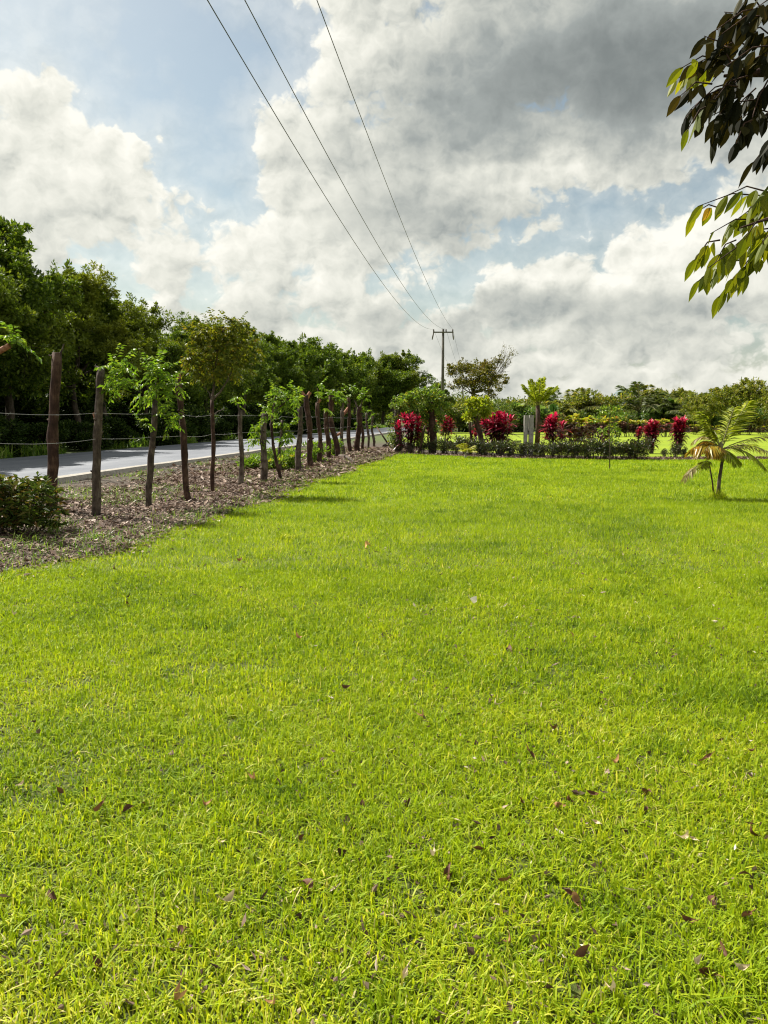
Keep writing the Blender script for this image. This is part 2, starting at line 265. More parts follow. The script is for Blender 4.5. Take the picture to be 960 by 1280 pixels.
# ------------------------------------------------------------------ mesh helpers
class MB:
    """collects vertices and faces of one mesh, with a 'rnd' value per vertex"""
    def __init__(s): s.v = []; s.f4 = []; s.f3 = []; s.r = []; s.n = 0
    def raw(s, V, F4=None, F3=None, rnd=0.5):
        V = np.asarray(V, dtype=np.float32).reshape(-1, 3)
        if F4 is not None and len(F4): s.f4.append(np.asarray(F4, dtype=np.int32) + s.n)
        if F3 is not None and len(F3): s.f3.append(np.asarray(F3, dtype=np.int32) + s.n)
        s.r.append(np.broadcast_to(np.asarray(rnd, dtype=np.float32), (len(V),)))
        s.v.append(V); s.n += len(V); return s
    def tube(s, pts, rad, sides=8, cap=True, rng=None, rough=0.0, rnd=0.5):
        pts = np.asarray([tuple(p) for p in pts], dtype=np.float64); n = len(pts)
        rad = np.broadcast_to(np.asarray(rad, dtype=np.float64), (n,))
        t = np.gradient(pts, axis=0); t /= np.linalg.norm(t, axis=1)[:, None] + 1e-12
        ref = np.array([0, 1, 0.0]) if abs(t[0][1]) < 0.9 else np.array([1.0, 0, 0])
        V = []
        for i in range(n):
            a = np.cross(t[i], ref); a /= np.linalg.norm(a) + 1e-12; b = np.cross(t[i], a)
            ang = np.arange(sides) * 2 * math.pi / sides
            rr = rad[i] * (1 + (rng.uniform(-rough, rough, sides) if rng is not None else 0))
            V.append(pts[i] + (a[None] * (np.cos(ang) * rr)[:, None] + b[None] * (np.sin(ang) * rr)[:, None]))
        V = np.concatenate(V); F = []
        for i in range(n - 1):
            for k in range(sides):
                k2 = (k + 1) % sides; F.append((i * sides + k, i * sides + k2, (i + 1) * sides + k2, (i + 1) * sides + k))
        T3 = []
        if cap:
            V = np.concatenate([V, pts[:1], pts[-1:]]); c0, c1 = n * sides, n * sides + 1
            for k in range(sides):
                k2 = (k + 1) % sides; T3.append((k2, k, c0)); T3.append(((n - 1) * sides + k, (n - 1) * sides + k2, c1))
        return s.raw(V, F, T3, rnd)
    def box(s, c, size, rot=None):
        c = Vector(c); V = []
        for z in (-1, 1):
            for x, y in ((-1, -1), (1, -1), (1, 1), (-1, 1)):
                p = Vector((x * size[0] / 2, y * size[1] / 2, z * size[2] / 2))
                if rot is not None: p = rot @ p
                V.append(tuple(c + p))
        return s.raw(V, [(3, 2, 1, 0), (4, 5, 6, 7), (0, 1, 5, 4), (1, 2, 6, 5), (2, 3, 7, 6), (3, 0, 4, 7)])
    def leaves(s, P, D, L, W, rng, rnd=None, droop=0.0, flat=None):
        """one folded diamond per leaf: base P, direction D"""
        P = np.asarray(P, dtype=np.float64); n = len(P); D = D / (np.linalg.norm(D, axis=1)[:, None] + 1e-9)
        L = np.broadcast_to(np.asarray(L, dtype=np.float64), (n,)); W = np.broadcast_to(np.asarray(W, dtype=np.float64), (n,))
        q = rng.normal(size=(n, 3))
        if flat is not None: q = q * (1 - flat) + np.array([0, 0, 1.0]) * flat * 2
        S = np.cross(D, q); S /= np.linalg.norm(S, axis=1)[:, None] + 1e-9
        N = np.cross(S, D)
        mid = P + D * (L * 0.45)[:, None]
        a = mid + S * (W * 0.5)[:, None] + N * (W * 0.18)[:, None]; b = mid - S * (W * 0.5)[:, None] + N * (W * 0.18)[:, None]
        tip = P + D * L[:, None]; tip[:, 2] -= L * droop
        V = np.stack([P, a, tip, b], axis=1).reshape(-1, 3); i = np.arange(n) * 4
        F = np.stack([i, i + 1, i + 2, i + 3], axis=1)
        r = rng.random(n) if rnd is None else np.broadcast_to(rnd, (n,))
        return s.raw(V, F, None, np.repeat(r, 4))
    def mesh(s, name, m, smooth=False):
        me = bpy.data.meshes.new(name); V = np.concatenate(s.v) if s.v else np.zeros((0, 3), np.float32)
        f4 = np.concatenate(s.f4) if s.f4 else np.zeros((0, 4), np.int32); f3 = np.concatenate(s.f3) if s.f3 else np.zeros((0, 3), np.int32)
        me.vertices.add(len(V)); me.vertices.foreach_set('co', V.ravel())
        nl = f4.size + f3.size; me.loops.add(nl); me.loops.foreach_set('vertex_index', np.concatenate([f4.ravel(), f3.ravel()]).astype(np.int32))
        nf = len(f4) + len(f3); me.polygons.add(nf)
        st = np.concatenate([np.arange(len(f4)) * 4, f4.size + np.arange(len(f3)) * 3]).astype(np.int32)
        me.polygons.foreach_set('loop_start', st)
        me.polygons.foreach_set('use_smooth', np.full(nf, smooth))
        me.update(calc_edges=True)
        at_ = me.attributes.new('rnd', 'FLOAT', 'POINT'); at_.data.foreach_set('value', np.concatenate(s.r).astype(np.float32))
        me.materials.append(MATS[m]); return me
    def build(s, name, m, parent=None, smooth=False):
        o = bpy.data.objects.new(name, s.mesh(name, m, smooth)); COL.objects.link(o)
        if parent is not None: o.parent = parent
        return o
def thing(name, label, cat, loc=(0, 0, 0), group=None, rz=0):
    o = bpy.data.objects.new(name, None); COL.objects.link(o); o.location = loc; o.rotation_euler = (0, 0, rz); o.empty_display_size = 0.2
    return tag(o, label, cat, group)
def tag(o, label, cat=None, group=None, kind=None):
    o['label'] = label
    if cat: o['category'] = cat
    if group: o['group'] = group
    if kind: o['kind'] = kind
    return o
def dup(root, loc, rz=0, sc=1.0, label=None, group=None):
    c = root.copy(); COL.objects.link(c); c.location = loc; c.rotation_euler = (0, 0, rz)
    c.scale = sc if hasattr(sc, '__len__') else (sc, sc, sc)
    if label: c['label'] = label
    if group: c['group'] = group
    for ch in list(root.children):
        d = ch.copy(); COL.objects.link(d); d.parent = c
        for g in ch.children:
            e = g.copy(); COL.objects.link(e); e.parent = d
    return c
def place(o, loc, rz=0, sc=1.0):
    o.location = loc; o.rotation_euler = (0, 0, rz); o.scale = sc if hasattr(sc, '__len__') else (sc, sc, sc); return o

# ------------------------------------------------------------------ ground, road, lawn
SL = 0.117                                   # the road, the fence and the power line all run along x = SL * y
ROAD_NEAR, ROAD_FAR, ROAD_Z = -9.55, -15.9, 0.12
def uy(u, y, z=0.0): return Vector((u + SL * y, y, z))
def wob(y): return 0.16 * math.sin(y * 0.9 + 1) + 0.10 * math.sin(y * 2.3) + 0.06 * math.sin(y * 5.1 + 2)
EDGE = [(-6, -5.6), (3, -4.9), (7.5, -4.45), (8.6, -3.95), (11, -3.72), (15, -3.85), (22, -3.75), (28, -3.7), (34, -3.4), (38, -2.6)]
def edge_u(y): return float(np.interp(y, [a for a, _ in EDGE], [b for _, b in EDGE])) + 0.7 * wob(y)
def far_y(x): return float(np.interp(x, [-3, 0.2, 4, 8, 10, 30], [37.5, 34.3, 30.2, 28.6, 28.6, 30.5]))
def in_lawn(x, y): return (x - SL * y > edge_u(y)) and (y < far_y(x))
def sheet(name, pts, z, m, label=None):
    o = MB().raw([(x, y, z) for x, y in pts], None, None)
    me = bpy.data.meshes.new(name); me.from_pydata([(x, y, z) for x, y in pts], [], [list(range(len(pts)))]); me.materials.append(MATS[m])
    ob = bpy.data.objects.new(name, me); COL.objects.link(ob); ob['kind'] = 'structure'
    if label: ob['label'] = label
    return ob
def build_ground():
    sheet('ground', [(-2500, -200), (2500, -200), (2500, 4000), (-2500, 4000)], 0.0, 'soil')
    left = [(SL * y + edge_u(y), y) for y in np.arange(-6, 37.6, 0.4)]
    far = [(x, far_y(x)) for x in np.arange(1.8, 30.1, 0.7)]
    sheet('lawn', left + far + [(45, 31), (45, -6)], 0.006, 'lawn')
    sheet('second_lawn', [(2.0, 39.0), (6, 33.2), (10, 31.4), (60, 33), (170, 93), (60, 93), (5, 93), (1, 60)], 0.006, 'lawn')
    mb = MB(); y0, y1 = -60, 420
    a, b, c, d = uy(ROAD_FAR, y0, ROAD_Z), uy(ROAD_NEAR, y0, ROAD_Z), uy(ROAD_NEAR, y1, ROAD_Z), uy(ROAD_FAR, y1, ROAD_Z)
    mb.raw([a, b, c, d, (a.x, a.y, -.05), (b.x, b.y, -.05), (c.x, c.y, -.05), (d.x, d.y, -.05)], [(0, 1, 2, 3), (5, 1, 0, 4), (1, 5, 6, 2), (3, 2, 6, 7), (0, 3, 7, 4)])
    mb.build('road', 'asphalt')['kind'] = 'structure'
    # pale worn concrete lip along the near edge
    mb = MB(); rng = np.random.default_rng(3); ys = np.arange(y0, 200, 1.1); V = []; F = []
    for i, y in enumerate(ys):
        w = 0.22 + rng.uniform(-.03, .03); z = ROAD_Z + 0.02 + rng.uniform(-.006, .006)
        for u, zz in ((ROAD_NEAR + 0.003, z), (ROAD_NEAR + w, z - .01), (ROAD_NEAR + w + 0.06 + rng.uniform(0, .05), -0.02)): V.append(uy(u, y, zz))
        V.append(uy(ROAD_NEAR + 0.003, y, 0.0))
        if i:
            k = (i - 1) * 4
            F += [(k, k + 1, k + 5, k + 4), (k + 1, k + 2, k + 6, k + 5), (k + 3, k, k + 4, k + 7)]
    mb.raw(V, F); mb.build('kerb', 'kerb')['kind'] = 'structure'
build_ground()

# ------------------------------------------------------------------ grass blades of the lawn
def vnoise(x, y, s, seed=0):
    """smooth value noise on numpy arrays"""
    x = x / s; y = y / s; xi = np.floor(x).astype(np.int64); yi = np.floor(y).astype(np.int64); fx = x - xi; fy = y - yi
    fx = fx * fx * (3 - 2 * fx); fy = fy * fy * (3 - 2 * fy)
    def h(a, b):
        v = (a * 374761393 + b * 668265263 + seed * 974711) & 0x7fffffff; v = ((v ^ (v >> 13)) * 1274126177) & 0x7fffffff
        return ((v ^ (v >> 16)) & 0xffff) / 65535.0
    return (h(xi, yi) * (1 - fx) + h(xi + 1, yi) * fx) * (1 - fy) + (h(xi, yi + 1) * (1 - fx) + h(xi + 1, yi + 1) * fx) * fy
def blades(mb, X, Y, H, W, lean, rng, segs, rnd=None, z0=0.004):
    n = len(X); az = rng.uniform(0, 2 * math.pi, n); d = np.stack([np.cos(az), np.sin(az)], 1)
    fa = az + math.pi / 2 + rng.normal(0, .5, n); sdir = np.stack([np.cos(fa), np.sin(fa), np.zeros(n)], 1)
    lv = []
    ts = {1: [0.0, 1.0], 2: [0.0, 0.55, 1.0], 3: [0.0, 0.4, 0.75, 1.0]}[segs]
    for t in ts:
        out = lean * H * (t ** 1.8); z = H * (t - 0.45 * np.minimum(lean, 1.3) * t ** 2.2)
        c = np.stack([X + d[:, 0] * out, Y + d[:, 1] * out, z0 + z], 1)
        if t < 1:
            w = (W * (1.0 - 0.35 * t) * 0.5)[:, None]; lv += [c - sdir * w, c + sdir * w]
        else: lv.append(c)
    k = len(lv); V = np.stack(lv, 1).reshape(-1, 3); i = np.arange(n) * k; F4 = []
    for j in range(segs - 1): F4.append(np.stack([i + 2 * j, i + 2 * j + 1, i + 2 * j + 3, i + 2 * j + 2], 1))
    j = segs - 1; F3 = np.stack([i + 2 * j, i + 2 * j + 1, i + 2 * j + 2], 1)
    r = rng.random(n) if rnd is None else rnd
    mb.raw(V, np.concatenate(F4) if F4 else None, F3, np.repeat(r, k))
EX = np.array([a for a, _ in EDGE]); EU = np.array([b for _, b in EDGE])
def edge_arr(y): return np.interp(y, EX, EU) + 0.7 * (0.16 * np.sin(y * 0.9 + 1) + 0.10 * np.sin(y * 2.3) + 0.06 * np.sin(y * 5.1 + 2))
def build_grass():
    rng = np.random.default_rng(11); mb = MB()
    for (ya, yb, dens, segs, hh, ww) in ((0.5, 4.0, 12500, 3, .033, .0052), (4.0, 7.5, 8200, 2, .037, .0066), (7.5, 14, 3000, 1, .045, .0085), (14, 23, 1300, 1, .048, .014), (23, 38, 600, 1, .052, .024)):
        xa, xb = -0.52 * yb - 2.4, 0.52 * yb + 2.4
        n = int((xb - xa) * (yb - ya) * dens)
        X = rng.uniform(xa, xb, n); Y = rng.uniform(ya, yb, n)
        k = (np.abs(X) < 0.52 * Y + 2.4)
        e = X - SL * Y - edge_arr(Y) + rng.normal(0, .10, n) + 0.35 * (vnoise(X, Y, .45, 9) - .5)
        k &= e > 0.0
        k &= Y < np.interp(X, [-3, 0.2, 4, 8, 10, 30], [37.5, 34.3, 30.2, 28.6, 28.6, 30.5]) + rng.normal(0, .05, n)
        X, Y = X[k], Y[k]; n = len(X)
        p = vnoise(X, Y, .16, 1) * .5 + vnoise(X, Y, .5, 2) * .3 + vnoise(X, Y, 1.7, 3) * .2
        # bare little gaps between the runners, more of them near the camera
        gap = vnoise(X, Y, .055, 5)
        k = rng.random(n) < np.clip(0.55 + 2.6 * (p - 0.22), .55, 1) * np.where((gap < .15) & (Y < 9), .25, 1)
        X, Y, p = X[k], Y[k], p[k]; n = len(X)
        weed = np.exp(-(((X - gp(860, 872).x) / .42) ** 2 + ((Y - gp(860, 872).y) / .20) ** 2)) + np.exp(-(((X - gp(930, 880).x) / .2) ** 2 + ((Y - gp(930, 880).y) / .15) ** 2))
        H = hh * (0.40 + 0.9 * p + rng.gamma(1.6, .24, n)) * (1 + .45 * weed); H = np.minimum(H, .17)
        W = ww * rng.uniform(.6, 1.3, n); lean = rng.gamma(2.2, .33, n)
        t = vnoise(X, Y, .3, 7) * .5 + vnoise(X, Y, 1.1, 8) * .5
        r = np.clip(rng.beta(2.1, 2.4, n) * .72 + .40 * (t - .42) - .20 * np.clip((vnoise(X, Y, .17, 77) - .76) * 6, 0, 1) + .20 * (1 - np.clip(Y / 6, 0, 1)) - .06 * np.clip((Y - 5) / 8, 0, 1) + np.where(rng.random(n) < .06, .4, 0) - .12 * weed, 0, 1)
        blades(mb, X, Y, H, W, lean, rng, segs, r)
    o = mb.build('grass', 'grass'); tag(o, 'bright yellow green lawn grass in full sun', kind='stuff')
    # stray blades growing through the leaf litter
    mb = MB(); n = 52000; Y = rng.uniform(6.5, 40, n) ** 1.0; U = rng.uniform(-9.2, -3.2, n); X = U + SL * Y
    m = vnoise(X, Y, .9, 21); e = U - edge_arr(Y)
    k = (e < .1) & (rng.random(n) < np.clip((m - .48) * 3.6, 0, 1) + .8 * np.exp(-(e / .5) ** 2) + .5 * np.exp(-(((X - gp(95, 668).x) / .55) ** 2 + ((Y - gp(95, 668).y) / .5) ** 2)))
    X, Y = X[k], Y[k]; n = len(X)
    blades(mb, X, Y, rng.uniform(.04, .14, n), rng.uniform(.006, .012, n), rng.gamma(2, .4, n), rng, 2)
    tag(mb.build('sprouting_grass', 'weed'), 'thin grass coming up through dead leaves under the fence', kind='stuff')
    # roadside growth at the foot of the wood
    mb = MB(); n = 60000; Y = rng.uniform(18, 170, n); U = ROAD_FAR - rng.gamma(1.5, .9, n); X = U + SL * Y
    m = vnoise(X, Y, 2.3, 31); k = m > .62; X, Y, m = X[k], Y[k], m[k]; n = len(X)
    blades(mb, X, Y, rng.uniform(.2, .75, n) * (m * 1.5), rng.uniform(.03, .07, n), rng.gamma(2, .4, n), rng, 2)
    tag(mb.build('roadside_grass', 'weed'), 'tall ragged grass on the verge beyond the road', kind='stuff')
build_grass()

def build_litter():
    rng = np.random.default_rng(5); mb = MB(); n = 150000
    Y = 5.5 + 36 * rng.random(n) ** 1.5; U = rng.uniform(-9.3, -3.0, n); X = U + SL * Y; e = U - edge_arr(Y)
    dens = np.where(U > -6.9, 1.0, np.clip(1.0 - (-6.9 - U) * .75, .10, 1)) * np.clip(1.9 * vnoise(X, Y, .7, 41) - .05 + .75 * np.exp(-((e + .5) / .9) ** 2), .12, 1.3) * np.exp(-np.maximum(e, 0) / .12)
    k = (rng.random(n) < dens) & (e < .45); X, Y, e = X[k], Y[k], e[k]; n = len(X)
    P = np.stack([X, Y, rng.uniform(.004, .035, n)], 1); a = rng.uniform(0, 2 * math.pi, n)
    D = np.stack([np.cos(a), np.sin(a), rng.normal(0.05, .25, n)], 1)
    sc = np.clip(Y / 14, .8, 1.6)
    mb.leaves(P, D, rng.gamma(3.2, .024, n) * sc, rng.gamma(3.0, .0125, n) * sc, rng, rng.beta(1.6, 2.0, n), flat=.75)
    tag(mb.build('leaf_litter', 'litter'), 'dead brown leaves covering the soil under the fence', kind='stuff')
    mb = MB(); n = 900; Y = rng.uniform(6, 40, n); U = rng.uniform(-9.2, -4.0, n); a = rng.uniform(0, math.pi, n); l = rng.uniform(.08, .5, n)
    for i in range(n):
        p = uy(U[i], Y[i], .012 + rng.uniform(0, .02))
        if U[i] > edge_u(Y[i]) - .1: continue
        d = Vector((math.cos(a[i]), math.sin(a[i]), rng.uniform(-.03, .08))) * l[i]
        mb.tube([p - d / 2, p + Vector((0, 0, .012)), p + d / 2], [.004, .006, .003], 4, False)
    tag(mb.build('twigs', 'bark_grey'), 'broken grey twigs among the dead leaves', kind='stuff')
build_litter()

# ------------------------------------------------------------------ foliage clumps and trees
def clump(mb, rng, c, rad, n, L, W, up=0.0, flat=0.3, rnd=None):
    c = np.asarray(c, dtype=np.float64); rad = np.asarray(rad, dtype=np.float64) * np.ones(3)
    q = rng.normal(size=(n, 3)); q /= np.linalg.norm(q, axis=1)[:, None]; q *= (rng.random(n) ** .45)[:, None]
    D = q + rng.normal(0, .5, (n, 3)); D[:, 2] += up
    mb.leaves(c + q * rad, D, rng.uniform(.6, 1.2, n) * L, rng.uniform(.6, 1.2, n) * W, rng, rnd, flat=flat)
def tree_meshes(seed, H, R_, base, lumps, per, nleaf, L, W, leafm, barkm, trunk_r=.18, flatten=.75, top=0.0, lean=0.0, cs=.26, thin=False, bare=0, sunk=0.0):
    """meshes of a tree: tapered trunk with limbs, and a crown of leaf clumps on an uneven shell"""
    rng = np.random.default_rng(seed); wood = MB(); cr = MB()
    ztop = base + (H - base) * (.30 if not thin else .2)
    tp = [(0, 0, -.1)]; x = y = 0.0
    for k in range(1, 6):
        x += rng.normal(lean * .12, .07) * H / 8; y += rng.normal(0, .07) * H / 8; tp.append((x, y, ztop * k / 5))
    wood.tube(tp, np.linspace(trunk_r * 1.2, trunk_r * .65, 6), 9, rng=rng, rough=.07); tip = np.array(tp[-1])
    cz = (base + H) / 2; hz = (H - base) / 2; LC = []
    for k in range(lumps):
        for _ in range(30):
            q = rng.normal(size=3); q /= np.linalg.norm(q); q *= rng.uniform(.35, .80)
            if q[2] > -.75: break
        lr = R_ * rng.uniform(.26, .46)
        c = np.array([q[0] * R_, q[1] * R_, cz + q[2] * hz + top * rng.random()]) + np.array([x * .6, y * .6, 0])
        c[2] = min(c[2], H - lr * flatten * .95); LC.append((c, lr))
    LC.append((np.array([x, y, H - R_ * .3]), R_ * .30))
    tot = 0
    for c, lr in LC:
        mid = (tip + c) / 2 + rng.normal(0, .12, 3) * R_ * .5 - np.array([0, 0, .06 * R_])
        wood.tube([tip + np.array([0, 0, -.3 * rng.random()]), mid, c], [trunk_r * .45, trunk_r * .28, trunk_r * .10], 6, False)
        for j in range(per):
            q = rng.normal(size=3); q[2] += .35; q /= np.linalg.norm(q); rr = lr * rng.uniform(.55, 1.12)
            p = c + q * rr * np.array([1, 1, flatten]); cl = lr * cs * rng.uniform(.6, 1.5)
            if rng.random() < .4: wood.tube([c, (c + p) / 2 + rng.normal(0, .05, 3) * lr, p], [trunk_r * .08, trunk_r * .05, trunk_r * .02], 4, False)
            n = int(nleaf / (len(LC) * per) * rng.uniform(.5, 1.5))
            clump(cr, rng, p, (cl, cl, cl * .62), n, L, W, up=.15, flat=.45)
            if rng.random() < .40:      # feathery shoots breaking the outline
                s_ = p + np.array([q[0], q[1], abs(q[2]) + .5]) * cl * 1.1
                clump(cr, rng, s_, (cl * .38, cl * .38, cl * .7), n // 4, L, W, up=.6)
        n = int(nleaf * .10 / len(LC)); clump(cr, rng, c, (lr * .8, lr * .8, lr * .6), n, L * 1.2, W * 1.2)
    for k in range(bare):
        a = rng.uniform(-.6, .9); e = rng.uniform(.6, 1.2); l = H * rng.uniform(.35, .6); d = np.array([math.cos(a) * math.cos(e), math.sin(a) * math.cos(e), math.sin(e)])
        m_ = tip + d * l * .5 + rng.normal(0, .06, 3); en = tip + d * l + rng.normal(0, .1, 3)
        wood.tube([tip, m_, en], [trunk_r * .4, trunk_r * .22, trunk_r * .08], 5, False)
        for j in range(7):
            t = rng.uniform(.35, 1); s0 = m_ + (en - m_) * max(0, (t - .5) * 2); e2 = s0 + (d + rng.normal(0, .28, 3)) * l * .28
            wood.tube([s0, (s0 + e2) / 2 + rng.normal(0, .04, 3), e2], [trunk_r * .12, trunk_r * .08, trunk_r * .04], 4, False)
            if rng.random() < .5: clump(cr, rng, e2, .22, 14, L, W)
    return wood.mesh('trunk', barkm, True), cr.mesh('crown', leafm)
def tree_obj(name, label, cat, meshes, loc, rz, sc, group=None):
    t = thing(name, label, cat, loc, group, rz); t.scale = sc if hasattr(sc, '__len__') else (sc,) * 3
    for n_, me in zip(('trunk', 'crown'), meshes):
        o = bpy.data.objects.new(n_, me); COL.objects.link(o); o.parent = t
    return t

def build_wood():
    rg = random.Random(4)
    protos = [tree_meshes(100 + i, 9, 3.7, 1.4, 14, 26, 64000, .17, .085, 'foliage_forest', 'bark_far', .17, .8, .4, cs=.20) for i in range(4)]
    farp = [tree_meshes(120 + i, 9, 4.0, 1.0, 12, 14, 26000, .28, .15, 'foliage_forest', 'bark_far', .2, .8, .4) for i in range(3)]
    ys = [24, 29.5, 36.0, 40.5, 43.5, 49, 55, 61, 68, 76, 85, 95, 106, 118, 132, 148, 166, 188]
    hs = [9.5, 9.9, 10.3, 8.6, 8.1, 7.3, 7.5, 8.6, 9.4, 9.4, 9.8, 10.4, 11, 11.4, 12.0, 12.5, 13.0, 14]
    lab = {0: 'dark tree beyond the road just outside the left edge', 1: 'tall dark tree at the left edge beyond the road', 2: 'highest leafy tree crown at the far left behind the first fence post',
           3: 'bright green bushy tree behind the first two fence posts', 4: 'green bushy tree behind the second fence post', 5: 'lower rounded tree behind the third and fourth posts',
           6: 'tree with feathery top above the fourth post', 7: 'olive tinged tree behind the thin fence posts', 8: 'olive green tree with a knobbly top twig', 9: 'rounded green tree in the middle of the roadside wood'}
    for i, (y, h) in enumerate(zip(ys, hs)):
        me = (protos if y < 80 else farp)[i % (4 if y < 80 else 3)]; s = h / 9
        tree_obj('roadside_tree', lab.get(i, 'green tree in the farther part of the roadside wood'), 'tree', me, uy(-19.9 + rg.uniform(-.5, .4), y), rg.uniform(0, 6.28), (s * 1.02, s * 1.02, s), 'trees of the roadside wood')
    for i, y in enumerate([20, 27, 34, 41, 49, 57, 66, 76, 88, 102, 118, 138, 160]):
        s = rg.uniform(.92, 1.05); tree_obj('roadside_tree', 'tree standing deeper in the wood behind the front row', 'tree', farp[i % 3], uy(-26.5 + rg.uniform(-1, 1), y), rg.uniform(0, 6.28), s * (1 if y < 80 else 1.15), 'trees deeper in the wood')
    for i, y in enumerate([24, 36, 49, 64, 84, 110, 145]):
        tree_obj('roadside_tree', 'tree standing deeper in the wood behind the front row', 'tree', farp[(i + 1) % 3], uy(-35 + rg.uniform(-2, 2), y), rg.uniform(0, 6.28), 1.05, 'trees deeper in the wood')
    # large dark tree where the road runs out of sight, with an open airy top
    big = tree_meshes(77, 16, 7.6, 3.0, 17, 20, 60000, .34, .20, 'foliage_forest', 'bark_far', .45, .62, .5, cs=.22)
    tree_obj('spreading_tree', 'large dark spreading tree at the end of the road left of the power pole', 'tree', big, Vector((at(487, 525, 150).x, 150, 0)), 0.4, (.92, .92, .86))
    big2 = tree_meshes(78, 14, 6.4, 2.0, 14, 16, 36000, .34, .20, 'foliage_forest', 'bark_far', .4, .7, .5)
    tree_obj('spreading_tree', 'dark rounded tree behind the end of the fence posts', 'tree', big2, Vector((at(452, 525, 158).x, 158, 0)), 1.4, (1, 1, .95))
    # undergrowth bushes at the foot of the wood, shade included in leaf colour
    bush = []
    for i in range(3):
        rng = np.random.default_rng(60 + i); mb = MB()
        for k in range(26):
            a = rng.uniform(0, 6.28); r = rng.uniform(0, 1.3); clump(mb, rng, (math.cos(a) * r, math.sin(a) * r, rng.uniform(.3, 1.7)), (.5, .5, .35), 420, .17, .09, .2, .4)
        st = MB()
        for k in range(9):
            a = rng.uniform(0, 6.28); st.tube([(0, 0, -.05), (math.cos(a) * .3, math.sin(a) * .3, .7), (math.cos(a) * .9, math.sin(a) * .9, 1.5)], [.05, .03, .01], 5, False)
        bush.append((st.mesh('stems', 'bark_far', True), mb.mesh('foliage', 'undergrowth_shaded')))
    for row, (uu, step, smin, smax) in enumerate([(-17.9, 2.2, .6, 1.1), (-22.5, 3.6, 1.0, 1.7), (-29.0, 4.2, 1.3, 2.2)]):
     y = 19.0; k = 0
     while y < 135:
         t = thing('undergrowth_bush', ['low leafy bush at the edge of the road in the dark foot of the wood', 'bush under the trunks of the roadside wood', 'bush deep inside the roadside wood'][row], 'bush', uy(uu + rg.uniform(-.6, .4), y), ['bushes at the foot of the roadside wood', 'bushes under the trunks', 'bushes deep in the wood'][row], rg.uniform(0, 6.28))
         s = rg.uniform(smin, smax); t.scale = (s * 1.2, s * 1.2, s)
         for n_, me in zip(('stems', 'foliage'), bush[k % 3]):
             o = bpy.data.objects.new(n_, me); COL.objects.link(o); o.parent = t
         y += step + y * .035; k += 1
build_wood()

# ------------------------------------------------------------------ live fence posts
def sprout(mb, rng, c, rx, rz, n, dist, leaf=.06):
    """pinnate shoots: short twigs carrying rows of leaflets"""
    ns = max(3, n // 14); L = leaf * (1 if dist < 20 else 1.35)
    for k in range(ns):
        q = rng.normal(size=3); q /= np.linalg.norm(q); q *= rng.random() ** .5
        p0 = np.array(c) + q * np.array([rx, rx * .8, rz]); a = rng.uniform(0, 6.28); d = np.array([math.cos(a), math.sin(a), rng.uniform(-1.1, .8)])
        l = rng.uniform(.14, .26); side = np.cross(d, (0, 0, 1)); side /= np.linalg.norm(side) + 1e-9
        if rng.random() < .18: d[2] = 1.3
        m = 11; t = np.linspace(.12, 1, m); P = p0 + d * (l * t)[:, None]; P[:, 2] -= .25 * l * t ** 2
        sg = np.where(np.arange(m) % 2 == 0, 1, -1)[:, None]; D = side * sg * .9 + d * .45 + rng.normal(0, .18, (m, 3)); D[:, 2] -= .45
        mb.leaves(P, D, L * rng.uniform(.8, 1.3, m), L * .5, rng, flat=.25, droop=.15)
def twig(mb, a, b, r0, r1, rng, wob_=.02):
    a, b = np.array(a), np.array(b); m = (a + b) / 2 + rng.normal(0, wob_, 3); mb.tube([a, m, b], [r0, (r0 + r1) / 2, r1], 6, False)
